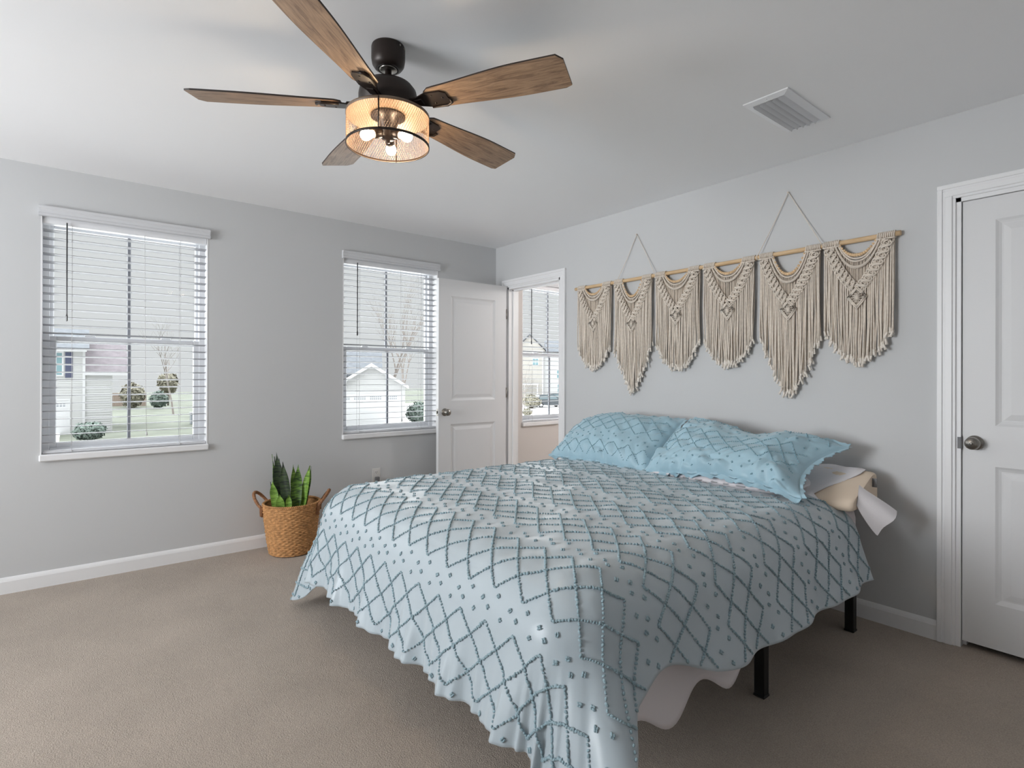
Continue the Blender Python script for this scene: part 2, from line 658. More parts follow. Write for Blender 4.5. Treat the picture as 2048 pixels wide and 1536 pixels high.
def slab_face(g, w, h, panels, y, flip):
    """front of a moulded two-panel door in local x,z at plane y; flip = -1 faces -y"""
    xs = sorted({0, w} | {p for q in panels for p in q[:2]})
    zs = sorted({0, h} | {p for q in panels for p in q[2:]})

    def q(pts):
        if flip > 0:
            pts = pts[::-1]
        g.faces(pts, [tuple(range(len(pts)))])
    for i in range(len(xs) - 1):
        for j in range(len(zs) - 1):
            xm, zm = (xs[i] + xs[i + 1]) / 2, (zs[j] + zs[j + 1]) / 2
            if any(a < xm < b and c < zm < d for a, b, c, d in panels):
                continue
            q([(xs[i], y, zs[j]), (xs[i + 1], y, zs[j]), (xs[i + 1], y, zs[j + 1]), (xs[i], y, zs[j + 1])])
    for a, b, c, d in panels:
        rings = [(0, 0), (0.010, 0.006), (0.020, 0.0095), (0.026, 0.0095), (0.052, 0.0035), (0.056, 0.0035)]
        R = []
        for ins, dep in rings:
            yy = y - flip * dep
            R.append([(a + ins, yy, c + ins), (b - ins, yy, c + ins), (b - ins, yy, d - ins), (a + ins, yy, d - ins)])
        for r0, r1 in zip(R[:-1], R[1:]):
            for k in range(4):
                q([r0[k], r0[(k + 1) % 4], r1[(k + 1) % 4], r1[k]])
        q(R[-1])


def make_door(name, label, w, h, panels, hinge_loc, rotz, knob_x, knob_sides, hinges, hinge_side):
    """local frame: x along the leaf from the hinge, y thickness 0..t, z up"""
    t = 0.035
    root = thing(name, label, 'door', hinge_loc, kind='structure')
    root.rotation_euler.z = rotz
    o = np.array(hinge_loc)
    g = G()
    slab_face(g, w, h, panels, 0.0, -1)
    slab_face(g, w, h, panels, t, 1)
    g.faces([(0, 0, 0), (0, t, 0), (0, t, h), (0, 0, h), (w, 0, 0), (w, t, 0), (w, t, h), (w, 0, h)],
            [(0, 3, 2, 1), (4, 5, 6, 7), (3, 7, 6, 2), (0, 1, 5, 4)])
    g.V = [v + o for v in g.V]
    obj('door_slab', g, M['door'], root)
    for s in knob_sides:
        y = 0.0 if s < 0 else t
        k = G()
        prof = [(0.001, 0), (0.032, 0), (0.033, 0.003), (0.030, 0.008), (0.014, 0.011), (0.011, 0.026), (0.013, 0.032), (0.024, 0.037),
                (0.0285, 0.047), (0.027, 0.058), (0.019, 0.065), (0.0001, 0.067)]
        k.lathe([(r, s * z) for r, z in prof], (knob_x, y, 0.905), 28, axis='y')
        k.V = [v + o for v in k.V]
        kn = obj('knob', k, M['nickel'], root)
        k2 = G().lathe([(0.0001, s * 0.0685), (0.006, s * 0.0685), (0.006, s * 0.066)], (knob_x, y, 0.905), 16, axis='y')
        k2.V = [v + o for v in k2.V]
        obj('privacy_pin', k2, M['nickel'], kn)
    lp = G().box(w - 0.0005, w + 0.0015, 0.005, 0.030, 0.875, 0.935).box(w + 0.0015, w + 0.011, 0.011, 0.024, 0.895, 0.917, bev=0.003)
    lp.V = [v + o for v in lp.V]
    obj('latch', lp, M['nickel'], root)
    for hz in hinges:
        hg = G().tube([(-0.004, hinge_side, hz - 0.045), (-0.004, hinge_side, hz + 0.045)], 0.006, 10)
        hg.box(-0.002, 0.002, 0.0, t * .9, hz - 0.044, hz + 0.044)
        hg.V = [v + o for v in hg.V]
        obj('hinge', hg, M['nickel'], root)
    return root


# open leaf: hinged on the jamb next to the corner, swung into the room along the window wall
LW = 0.718
make_door('door_1', 'open white two-panel door swung back beside the second window', LW, 2.035,
          [(0.125, LW - 0.120, 0.22, 0.800), (0.125, LW - 0.120, 1.000, 1.895)],
          (0.172, -0.036, 0.015), -PI / 2 - 0.004, LW - 0.062, (1,), (0.24, 1.06, 1.78), 0.036)
RW = D2[1] - D2[0] - 0.042
make_door('door_2', 'closed white two-panel door right of the bed', RW, 2.000,
          [(0.115, RW - 0.115, 0.200, 0.805), (0.115, RW - 0.115, 0.985, 1.898)],
          (D2[0] + 0.021, 0.010, 0.030), 0.0, 0.045, (-1,), (), 0.0)
g = G().box(D2[0] + 0.0185, D2[0] + 0.0205, -0.004, 0.035, 0.900, 0.962).box(D2[0] + 0.006, D2[0] + 0.019, -0.0055, -0.002, 0.905, 0.957)
struct('trim_3', g, M['plug'], 'small metal strike plate on the jamb of the closed door', 'strike plate')


# ------------------------------------------------------------------ windows
def make_window(idx, y0, y1, label):
    root = thing('window_%d' % idx, label, 'window', (0, y0, WZ0), kind='structure')
    zt = WZ1
    fo = 0.038
    g = G()
    # outer frame
    for a, b, c, d in ((y0, y0 + fo, WZ0, zt), (y1 - fo, y1, WZ0, zt), (y0 + fo, y1 - fo, zt - fo, zt), (y0 + fo, y1 - fo, WZ0, WZ0 + 0.03)):
        g.box(-0.155, -0.088, a, b, c, d, bev=0.003)
    fr = obj('window_frame', g, M['vinyl'], root)
    # reveal lining
    g = G()
    g.box(-0.09, 0.0015, y0 - 0.001, y0 + 0.005, WZ0, zt)
    g.box(-0.09, 0.0015, y1 - 0.005, y1 + 0.001, WZ0, zt)
    g.box(-0.09, 0.0015, y0, y1, zt - 0.005, zt + 0.001)
    obj('reveal', g, M['trim'], root)
    zm0, zm1 = 1.420, 1.463
    ym = (y0 + y1) / 2

    def sash(nm, x0, x1, z0, z1, side, top, bot):
        s = G()
        a, b = y0 + fo - 0.004, y1 - fo + 0.004
        s.box(x0, x1, a, a + side, z0, z1, bev=0.004)
        s.box(x0, x1, b - side, b, z0, z1, bev=0.004)
        s.box(x0, x1, a + side, b - side, z1 - top, z1, bev=0.004)
        s.box(x0, x1, a + side, b - side, z0, z0 + bot, bev=0.004)
        o = obj(nm, s, M['vinyl'], root)
        xm = (x0 + x1) / 2
        p = G().box(xm - 0.003, xm + 0.003, a + side - .004, b - side + .004, z0 + bot - .004, z1 - top + .004)
        obj('pane', p, M['glass'], o)
        q = G().box(xm - 0.009, xm + 0.009, ym - 0.009, ym + 0.009, z0 + bot, z1 - top, bev=0.003)
        obj('muntin', q, M['muntin'], o)
        return o
    sash('upper_sash', -0.148, -0.122, zm0 + 0.005, zt - fo + 0.003, 0.022, 0.022, 0.030)
    lo = sash('lower_sash', -0.120, -0.094, WZ0 + 0.026, zm1, 0.036, 0.043, 0.034)
    for yy in (ym - 0.2, ym + 0.2):
        l = G().box(-0.118, -0.098, yy - 0.028, yy + 0.028, zm1 - 0.001, zm1 + 0.010, bev=0.003)
        obj('sash_lock', l, M['vinyl'], lo)
    s = G().box(-0.09, 0.024, y0 - 0.006, y1 + 0.006, WZ0 - 0.036, WZ0 + 0.004, bev=0.006)
    obj('window_sill', s, M['trim'], root)
    return root


make_window(1, *WIN[0], 'white single-hung window farthest from the open door')
make_window(2, *WIN[1], 'white single-hung window partly behind the open door')
make_window(3, *WIN[2], 'white single-hung window seen through the open doorway')


def make_blind(y0, y1):
    root = thing('window_blind', 'white wide-slat blind lowered in the window farthest from the open door', 'window blind', (0, y0, WZ0), 'wide-slat blinds on the windows')
    g = G()
    prof = [(0.026, 2.146), (0.030, 2.150), (0.030, 2.160), (0.026, 2.166), (0.026, 2.184), (0.030, 2.190), (0.030, 2.203), (0.027, 2.207), (0.012, 2.207), (0.012, 2.146)]
    a, b = y0 - 0.010, y1 + 0.010
    m = len(prof)
    V = [(x, a, z) for x, z in prof] + [(x, b, z) for x, z in prof]
    g.faces(V, [tuple(range(m)), tuple(range(m, 2 * m))[::-1]] + [(i, m + i, m + (i + 1) % m, (i + 1) % m) for i in range(m)])
    g.box(0.0, 0.0255, a + .001, a + 0.012, 2.147, 2.206)
    g.box(0.0, 0.0255, b - 0.012, b - .001, 2.147, 2.206)
    obj('valance', g, M['valance'], root)
    g = G().box(-0.064, -0.008, y0 + 0.007, y1 - 0.007, 2.112, 2.158, bev=0.003)
    obj('head_rail', g, M['vinyl'], root)
    g = G()
    n = 28
    zs = [2.075 - 0.0462 * k for k in range(n)]
    for z in zs:
        xs = np.linspace(-0.061, -0.011, 7)
        cz = z + 0.0026 * (1 - ((xs + 0.036) / 0.025) ** 2) + 0.10 * (xs + 0.036)
        up = np.stack([np.stack([xs, np.full(7, yy), cz + 0.0014], 1) for yy in (y0 + 0.008, y1 - 0.008)])
        lo = up - np.array([0, 0, 0.0028])
        g.grid(up, flip=True)
        g.grid(lo, flip=False)
        ring = np.concatenate([up[0], up[1][::-1]])
        ring2 = np.concatenate([lo[0], lo[1][::-1]])
        k = len(ring)
        g.faces(np.concatenate([ring, ring2]), [(i, (i + 1) % k, k + (i + 1) % k, k + i) for i in range(k)])
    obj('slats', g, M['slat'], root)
    g = G().box(-0.063, -0.010, y0 + 0.008, y1 - 0.008, WZ0 + 0.006, WZ0 + 0.022, bev=0.004)
    obj('bottom_rail', g, M['valance'], root)
    w = y1 - y0
    for f in (0.165, 0.815):
        g = G()
        for x in (-0.062, -0.010):
            g.tube([(x, y0 + w * f, 2.115), (x, y0 + w * f, WZ0 + 0.012)], 0.0011, 5)
        for z in zs:
            g.tube([(x, y0 + w * f + 0.003, z - 0.002) for x in (-0.062, -0.036, -0.010)], 0.0007, 4)
        g.ball((-0.009, y0 + w * f, WZ0 + 0.014), 0.005)
        obj('ladder_cord', g, M['cord'], root)
    g = G().tube([(-0.006, y0 + w * 0.585, 2.115), (-0.006, y0 + w * 0.59, 1.3), (-0.006, y0 + w * 0.60, 0.86)], 0.0011, 5)
    g.lathe([(0.0005, 0.87), (0.004, 0.866), (0.006, 0.845), (0.0005, 0.842)], (-0.006, y0 + w * 0.60, 0), 10)
    obj('lift_cord', g, M['cord'], root)
    g = G()
    yw = y0 + 0.117
    prof = [(0.0005, 1.545), (0.0055, 1.548), (0.006, 1.575), (0.0042, 1.585), (0.0042, 2.125), (0.0005, 2.128)]
    g.lathe(prof, (0.004, yw, 0), 6, smooth=False)
    obj('tilt_wand', g, M['wand'], root)
    return root


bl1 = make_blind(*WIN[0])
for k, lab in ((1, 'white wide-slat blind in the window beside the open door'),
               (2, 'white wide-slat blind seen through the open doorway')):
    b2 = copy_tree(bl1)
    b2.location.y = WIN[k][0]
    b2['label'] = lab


# ------------------------------------------------------------------ small fixtures
def outlet(y, z0, z1):
    root = thing('wall_outlet', 'white duplex outlet with a grey plug, low on the wall behind the bed', 'outlet', (0.0, y, z0))
    g = G().box(0.0, 0.005, y - 0.036, y + 0.036, z0, z1, bev=0.003)
    obj('cover_plate', g, M['outlet'], root)
    for k, zc in enumerate(((z0 * .28 + z1 * .72), (z0 * .72 + z1 * .28))):
        g = G()
        pts = [(y + 0.0165 * math.cos(a) * 1.0, zc + 0.0145 * max(-0.82, min(0.82, math.sin(a)))) for a in np.linspace(0, 2 * PI, 20, endpoint=False)]
        V = [(0.0045, a, b) for a, b in pts] + [(0.0075, a, b) for a, b in pts]
        m = len(pts)
        g.faces(V, [tuple(range(m))[::-1], tuple(range(m, 2 * m))] + [(i, (i + 1) % m, m + (i + 1) % m, m + i) for i in range(m)])
        f = obj('receptacle', g, M['outlet'], root)
        s = G()
        for dy, hh in ((-0.006, 0.004), (0.006, 0.0035)):
            s.box(0.0072, 0.0079, y + dy - 0.0011, y + dy + 0.0011, zc + 0.001 - hh, zc + 0.004 + hh)
        s.lathe([(0.0001, 0.0079), (0.0022, 0.0079), (0.0022, 0.0072)], (0, y, zc - 0.008), 10, axis='x')
        obj('slots', s, M['dark_gap'], f)
    g = G().box(0.007, 0.032, y - 0.017, y + 0.020, z0 + 0.010, z0 + 0.046, bev=0.004)
    obj('plug', g, M['plug'], root)


outlet(-1.218, 0.360, 0.474)


def vent():
    x0, x1, y0, y1 = 2.925, 3.122, -0.838, -0.412
    root = thing('ceiling_vent', 'white rectangular air vent in the ceiling above the bed head', 'vent', ((x0 + x1) / 2, (y0 + y1) / 2, H - 0.02))
    g = G()
    z0, z1 = H - 0.012, H
    w = 0.030
    # sloped flange
    O = [(x0, y0), (x1, y0), (x1, y1), (x0, y1)]
    I = [(x0 + w, y0 + w), (x1 - w, y0 + w), (x1 - w, y1 - w), (x0 + w, y1 - w)]
    V = [(x, y, H) for x, y in O] + [(x, y, H - 0.005) for x, y in O] + [(x, y, z0) for x, y in I] + [(x, y, H) for x, y in I]
    F = []
    for k in range(4):
        j = (k + 1) % 4
        F += [(k, j, 4 + j, 4 + k), (4 + k, 4 + j, 8 + j, 8 + k), (8 + k, 8 + j, 12 + j, 12 + k)]
    g.faces(V, F)
    fr = obj('vent_frame', g, M['vinyl'], root)
    g = G().box(x0 + w, x1 - w, y0 + w, y1 - w, H - 0.0012, H - 0.0004)
    obj('vent_throat', g, M['dark_gap'], root)
    g = G()
    n = 5
    for k in range(n):
        xc = x0 + w + (k + 0.5) * (x1 - x0 - 2 * w) / n
        a = np.linspace(0, 1, 6)
        px = xc + 0.011 - 0.021 * a
        pz = H - 0.001 - 0.020 * a ** 1.8
        P = np.stack([np.stack([px, np.full(6, yy), pz], 1) for yy in (y0 + w, y1 - w)])
        g.grid(P)
        g.grid(P + np.array([0.0012, 0, 0.0008]), flip=True)
    obj('louvres', g, M['vinyl'], root)
    for yy in (y0 + 0.014, y1 - 0.014):
        g = G().ball(((x0 + x1) / 2, yy, H - 0.009), 0.004, 8, 5, scale=(1, 1, .5))
        obj('screw', g, M['vinyl'], fr)


vent()


# ------------------------------------------------------------------ ceiling fan
def ceiling_fan(fx, fy):
    root = thing('ceiling_fan', 'five-blade wooden ceiling fan with a lit wire-mesh drum lamp', 'ceiling fan', (fx, fy, H))
    c = (fx, fy, 0)
    g = G().lathe([(0.0001, H), (0.059, H), (0.061, H - .006), (0.061, H - .048), (0.058, H - .066), (0.050, H - .078), (0.040, H - .083), (0.036, H - .083),
                   (0.035, H - .078), (0.026, H - .076), (0.014, H - .078), (0.0001, H - .078)], c, 40)
    ca = obj('canopy', g, M['bronze'], root)
    g = G().lathe([(0.0001, H - .079), (0.030, H - .080), (0.033, H - .084), (0.029, H - .087), (0.0001, H - .088)], c, 32)
    obj('trim_ring', g, M['nickel'], ca)
    for a in (0.3, 0.75):
        g = G().ball((fx + .0605 * math.cos(a), fy + .0605 * math.sin(a), H - .012), 0.004, 8, 5)
        obj('screw', g, M['nickel'], ca)
    g = G().lathe([(0.0001, H - .07), (0.0125, H - .07), (0.0125, 2.325), (0.020, 2.320), (0.022, 2.300), (0.0001, 2.300)], c, 20)
    obj('downrod', g, M['bronze'], root)
    g = G().lathe([(0.0001, 2.312), (0.024, 2.312), (0.060, 2.306), (0.088, 2.294), (0.102, 2.276), (0.106, 2.258), (0.106, 2.238),
                   (0.104, 2.234), (0.104, 2.206), (0.098, 2.196), (0.0001, 2.196)], c, 48)
    obj('motor_housing', g, M['bronze'], root)

    # blades
    zb = 2.222

    def blade(az):
        N = 26
        xs = np.linspace(0.165, 0.680, N)
        t = (xs - 0.165) / (0.680 - 0.165)
        hi = 0.050 + 0.022 * sstep(0, .75, t)
        lo = 0.050 + 0.026 * sstep(0, .7, t)
        hi = np.where(t > .965, hi - 0.008 * ((t - .965) / .035) ** 2, hi)
        lo = lo - 0.024 * np.clip((t - .955) / .045, 0, 1) ** 2.4
        hi = np.where(t < .06, hi - 0.016 * ((.06 - t) / .06) ** 2, hi)
        lo = np.where(t < .06, lo - 0.016 * ((.06 - t) / .06) ** 2, lo)
        K = 9
        s = np.linspace(-1, 1, K)
        Y = np.where(s[None] > 0, s[None] * hi[:, None], s[None] * lo[:, None])
        X = np.repeat(xs[:, None], K, 1)
        g = G()
        bot = np.stack([X, Y, np.full_like(X, -0.003)], -1)
        top = np.stack([X, Y, np.full_like(X, 0.003)], -1)
        g.grid(bot, 0, False, flip=True)
        g.grid(top, 1, False)
        ring = np.concatenate([bot[:, 0], bot[-1, 1:], bot[-2::-1, -1], bot[0, -2:0:-1]])
        ring2 = ring + np.array([0, 0, 0.006])
        k = len(ring)
        g.faces(np.concatenate([ring, ring2]), [(i, (i + 1) % k, k + (i + 1) % k, k + i) for i in range(k)], 1)
        g.V = [v + np.array([fx, fy, H]) for v in g.V]
        b = obj('blade', g, [M['blade'], M['blade_edge']], root)
        b.location = (0, 0, zb - H)
        b.rotation_euler = (math.radians(-12), 0, math.radians(az))
        g = G()
        # bracket: tapering arm from the motor, then a fork with a hooked end below the blade
        arm = [(0.085, 0.020), (0.125, 0.020), (0.170, 0.036), (0.232, 0.040), (0.252, 0.030), (0.252, 0.012), (0.244, 0.008),
               (0.244, -0.018), (0.226, -0.030), (0.165, -0.034), (0.125, -0.020), (0.085, -0.020)]
        g.prism(arm, -0.0085, -0.0035)
        g.box(0.085, 0.150, -0.016, 0.016, -0.011, 0.006, bev=0.004)
        g.tube([(0.170, 0.034, -0.010), (0.230, 0.038, -0.011), (0.251, 0.028, -0.011), (0.252, 0.010, -0.010)], 0.0045, 8)
        for sx, sy in ((0.19, 0.02), (0.19, -0.02), (0.225, 0.0)):
            g.ball((sx, sy, -0.0085), 0.0045, 8, 5, scale=(1, 1, .6))
        g.V = [v + np.array([fx, fy, H]) for v in g.V]
        ir = obj('blade_iron', g, M['bronze'], b)
    for az in (30.4, 102.4, 174.4, -122.0, -50.0):
        blade(az)

    # drum lamp
    R, z0, z1 = 0.149, 2.072, 2.186
    g = G()
    g.lathe([(0.0001, z1 + .012), (0.100, z1 + .012), (R - .004, z1 + .004), (R + .002, z1 + .002), (R + .002, z1 - .008), (R - .001, z1 - .008),
             (R - .001, z1 - .001), (0.0001, z1 + .004)], c, 56)
    obj('lamp_plate', g, [M['plate']], root)
    g = G()
    g.lathe([(R - .0015, z0), (R + .002, z0), (R + .002, z0 + .008), (R - .0015, z0 + .008), (R - .0015, z0)], c, 56)
    for a in (PI * .5 + .9, PI * .5 + .9 + PI):
        x, y = fx + (R + .0005) * math.cos(a), fy + (R + .0005) * math.sin(a)
        g.tube([(x, y, z0), (x, y, z1)], 0.0026, 6)
    sh = obj('drum_shade', g, M['bronze'], root)
    g = G()
    NW, tw = 104, 0.36
    for s in (-1, 1):
        for k in range(NW):
            a0 = 2 * PI * k / NW
            th = a0 + s * np.linspace(0, 1, 6) * tw
            P = np.stack([fx + R * np.cos(th), fy + R * np.sin(th), np.linspace(z0 + .005, z1 - .004, 6)], 1)
            g.tube(P, 0.0005, 4, caps=False)
    obj('wire_mesh', g, M['gold'], sh)
    g = G().lathe([(0.0001, z1), (0.062, z1), (0.062, z1 - .006), (0.040, z1 - .010), (0.034, z1 - .034), (0.030, z1 - .040), (0.030, z1 - .078), (0.022, z1 - .086),
                   (0.008, z1 - .089), (0.007, z1 - .098), (0.0001, z1 - .101)], c, 32)
    hub = obj('lamp_hub', g, M['bronze'], root)
    for k in range(3):
        a = math.radians(146 + 120 * k)
        d = np.array([math.cos(a) * .94, math.sin(a) * .94, -0.34])
        d /= np.linalg.norm(d)
        p0 = np.array([fx, fy, z1 - .060]) + d * 0.022
        g = G()
        g.tube([p0 + d * q for q in (0, .004, .034, .037)], [0.010, 0.0165, 0.0165, 0.014], 16)
        obj('lamp_socket', g, M['bronze'], hub)
        g = G()
        q = np.array([.035, .042, .050, .060, .070, .079, .085, .0875])
        r = np.array([.0105, .0115, .0145, .0185, .0195, .0165, .0095, .001])
        g.tube([p0 + d * x for x in q], r, 16)
        obj('bulb', g, M['bulb'], root)


ceiling_fan(2.326, -2.260)


# ------------------------------------------------------------------ macrame wall hanging
def wall_hanging():
    rz = 1.926
    yr = -0.022
    root = thing('wall_hanging', 'long macrame wall hanging of six fringed panels on a pine rod', 'wall hanging', (2.19, yr, rz))
    g = G()
    xs = np.linspace(1.082, 3.290, 40)
    g.tube(np.stack([xs, np.full(40, yr), rz + 0.006 * (xs - 2.19) / 1.1], 1), 0.0125, 14)
    obj('rod', g, M['dowel'], root)

    def rodz(x):
        return rz + 0.006 * (x - 2.19) / 1.1
    for xa, xn, xb, zn in ((1.513, 1.679, 1.857, 2.243), (2.574, 2.745, 2.937, 2.270)):
        g = G()
        for x in (xa, xb):
            P = [(x, yr - .0135, rodz(x)), (x * .9 + xn * .1, yr - .006, rodz(x) * .9 + zn * .1), (x * .5 + xn * .5, -.012, rodz(x) * .5 + zn * .5), (xn, -0.008, zn)]
            g.tube(P, 0.0021, 6)
            th = np.linspace(0, 2 * PI, 16, endpoint=False)
            for k in range(2):
                g.tube(np.stack([np.full(16, x + .004 * k), yr + .0142 * np.cos(th), rodz(x) + .0142 * np.sin(th)], 1), 0.0021, 6, closed=True)
        g.lathe([(0.0001, -0.016), (0.005, -0.015), (0.005, -0.012), (0.002, -0.011), (0.002, 0.001)], (xn, 0, zn), 10, axis='y')
        obj('hanging_cord', g, M['cotton'], root)

    def panel(cx, w, D, D2, V, S, B, pw, beads, bd, seed):
        """D inner scallop depth, D2 braid depth, V depth where the two bands meet, S / B fringe length at the sides / centre"""
        rng = np.random.default_rng(seed)
        hw = w / 2
        a = hw * 0.52                                   # half width of the open neck
        z0 = rodz(cx)

        def neck(x, dep, aa):
            return dep * np.clip(1 - (np.abs(x) / aa) ** 2.3, 0, 1)
        G1, G2 = G(), G()
        y0 = yr - 0.002

        def W(x, y, z):
            return np.stack([cx + np.asarray(x), np.broadcast_to(y, np.shape(x)), z0 - np.asarray(z)], -1)
        # loops over the rod on both shoulders
        th = np.linspace(0, 2 * PI, 14, endpoint=False)
        for s in (-1, 1):
            for x in np.arange(a + .004, hw - .002, 0.0088):
                G1.tube(np.stack([np.full(14, cx + s * x) + .001 * np.sin(th), yr + .0158 * np.cos(th), z0 + .0158 * np.sin(th)], 1), 0.0040, 6, closed=True)
            G1.tube(W(np.linspace(s * (a - .002), s * hw, 6), y0 - .014, np.full(6, .018)), .0040, 6)
        # scallop cords and the thick braid below
        x = np.linspace(-a, a, 34)
        G1.tube(W(x, y0 - .008, neck(x, D, a) + .010), .0048, 7)
        G1.tube(W(x * 1.07, y0 - .010, neck(x, D + .012, a) + .012), .0045, 7)
        xb = np.linspace(-a * 1.22, a * 1.22, 90)
        ph = np.linspace(0, 30 * PI, 90)
        for k in range(3):
            G1.tube(W(xb, y0 - .013 + .004 * np.cos(ph + k * 2.09), neck(xb, D2, a * 1.22) + .014 + .005 * np.sin(ph + k * 2.09)), .0040, 6)
        # bands of interlaced cords forming the V
        for s in (-1, 1):
            t = np.linspace(0, 1, 70)
            p0, p1 = np.array([s * (hw - .030), .026]), np.array([s * .010, V])
            sag = np.array([s * (hw * .55), .026 + (V - .026) * .58])
            cxy = ((1 - t) ** 2)[:, None] * p0 + (2 * t * (1 - t))[:, None] * sag + (t ** 2)[:, None] * p1
            tg = np.gradient(cxy, axis=0)
            tg /= np.linalg.norm(tg, axis=1, keepdims=True)
            nn = np.stack([-tg[:, 1], tg[:, 0]], 1)
            L = np.linalg.norm(p1 - p0)
            ph = t * L / 0.060 * 2 * PI
            for k in range(4):
                off = .0175 * np.sin(ph / 1 + (k % 2) * PI) + (.0055 if k < 2 else -.0055)
                q = cxy + nn * off[:, None]
                G1.tube(W(q[:, 0], y0 - .019 - .005 * np.cos(ph + (k % 2) * PI), q[:, 1]), .0046, 6)
            for k in (-1, 1):
                q = cxy + nn * (.023 * k)
                G1.tube(W(q[:, 0], y0 - .013, q[:, 1]), .0036, 6)
            for k in range(int(L / .030)):
                i = int((k + .5) / (L / .030) * 69)
                q0, q1 = cxy[i] - nn[i] * .020, cxy[i] + nn[i] * .020
                G1.tube(W(np.array([q0[0], cxy[i][0], q1[0]]), y0 - .013, np.array([q0[1], cxy[i][1], q1[1]])), .0036, 5)
        # diamond
        dh, dw, zc = .056, .045, V + .046
        for f, y in ((1.0, -.018), (.80, -.020)):
            dia = np.array([(0, -dh), (dw * .55, -dh * .50), (dw, -.004), (dw * .5, dh * .50), (0, dh), (-dw * .5, dh * .50), (-dw, -.004), (-dw * .55, -dh * .5)]) * f
            G1.tube(W(dia[:, 0], y0 + y, zc + dia[:, 1]), .0045, 6, closed=True)
        for k in range(-3, 4):
            q = k / 3.6
            G1.tube(W(np.linspace(-dw * .72 * (1 - abs(q)), dw * .72 * (1 - abs(q)), 5), y0 - .014, zc + q * dh * .72 + np.zeros(5)), .0034, 5)
        for an in np.linspace(0, PI, 6, endpoint=False):
            G1.tube(W(np.array([-.017, 0, .017]) * math.cos(an), np.array([y0 - .018, y0 - .021, y0 - .018]), zc + np.array([-.022, 0, .022]) * math.sin(an)), .0028, 5)
        pn = obj('macrame_panel', G1, M['cotton'], root)

        # hanging cords
        def length(x):
            return B - (B - S) * np.clip(np.abs(x) / hw, 0, 1) ** pw

        def cord(x, zt, zb, y, r, mi):
            n = 9
            t = np.linspace(0, 1, n)
            wob = .004 * np.sin(t * rng.uniform(2, 7) + rng.uniform(0, 6)) * t + rng.normal(0, .004) * t ** 2
            xx = x * (1 - .02 * t) + wob
            yy = y + .003 * np.sin(t * rng.uniform(2, 6) + rng.uniform(0, 6))
            G2.tube(np.stack([cx + xx, yy, z0 - (zt + (zb - zt) * t)], 1), r, 6, mi)
            # frayed end
            e = np.array([cx + xx[-1], yy[-1], z0 - zb])
            dx, dy = rng.normal(0, .006), rng.normal(0, .003)
            P = [e + np.array([0, 0, .004]), e, e + np.array([dx * .4, dy * .4, -.010]), e + np.array([dx, dy, -.026])]
            G2.tube(P, [r * .9, r * 1.3, r * 1.35, r * 1.9], 6, 2)
        for x in np.arange(-hw + .006, hw - .004, 0.0076):
            zt = float(neck(np.array(x), D + .006, a)) + .014 if abs(x) < a else .018
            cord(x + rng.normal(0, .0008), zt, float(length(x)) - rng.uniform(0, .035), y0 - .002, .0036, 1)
        for x in np.arange(-hw + .010, hw - .006, 0.0092):
            zt = .03 + (V - .03) * (1 - abs(x) / hw) ** .95
            if abs(x) < .03:
                zt = zc + dh * (1 - abs(x) / .045)
            cord(x + rng.normal(0, .001), zt, float(length(x)) - rng.uniform(-.01, .030), y0 - .010, .0040, 0)
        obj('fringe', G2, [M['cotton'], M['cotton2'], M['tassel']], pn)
        # beads
        g = G()
        n = 17
        t = np.linspace(-1, 1, n)
        bx = np.sign(t) * np.abs(t) ** .95 * (a - .006)
        for k in range(n):
            rr = .0052 + .0042 * (1 - abs(t[k])) ** .8
            z = bd * (1 - (abs(bx[k]) / (a - .002)) ** 2.2) + .012
            g.ball((cx + bx[k], y0 - .012, z0 - z), rr, 9, 7)
        obj('bead_strand', g, M['bead'], pn)

    #      cx    w     D     D2    V     S     B    pw
    panel(1.288, .346, .060, .095, .245, .46, .628, 2.0, 0, .052, 1)
    panel(1.659, .340, .115, .150, .275, .47, .800, 1.35, 0, .110, 2)
    panel(2.028, .346, .062, .100, .250, .47, .640, 2.0, 0, .055, 3)
    panel(2.395, .344, .062, .100, .250, .46, .630, 2.0, 0, .055, 4)
    panel(2.760, .344, .118, .155, .280, .47, .805, 1.35, 0, .112, 5)
    panel(3.105, .332, .085, .125, .250, .45, .622, 2.0, 0, .066, 6)


wall_hanging()


# ------------------------------------------------------------------ tufted (chenille) pattern
ICO_V = None


def _ico():
    global ICO_V, ICO_F
    bm = bmesh.new()
    bmesh.ops.create_icosphere(bm, subdivisions=1, radius=1.0)
    bm.verts.ensure_lookup_table()
    ICO_V = np.array([v.co[:] for v in bm.verts])
    ICO_F = np.array([[v.index for v in f.verts] for f in bm.faces])
    bm.free()


_ico()


def add_tufts(g, C, N, T, size, mi, rng, twist=0.6):
    """little looped tufts at C (n,3), normals N, line direction T"""
    n = len(C)
    B = np.cross(N, T)
    a = np.where(np.arange(n) % 2 == 0, twist, -twist) + rng.normal(0, .35, n)
    T2 = T * np.cos(a)[:, None] + B * np.sin(a)[:, None]
    B2 = np.cross(N, T2)
    s = size * rng.uniform(.8, 1.2, n)[:, None, None]
    j = ICO_V[None] * (1 + rng.normal(0, .12, (n, len(ICO_V), 1)))
    V = C[:, None] + s * (j[..., 0:1] * T2[:, None] * .72 + j[..., 1:2] * B2[:, None] * .46 + j[..., 2:3] * N[:, None] * .55) + N[:, None] * size * .25
    F = ICO_F[None] + (np.arange(n) * len(ICO_V))[:, None, None]
    g.add(V.reshape(-1, 3), F.reshape(-1, 3), mi, True)


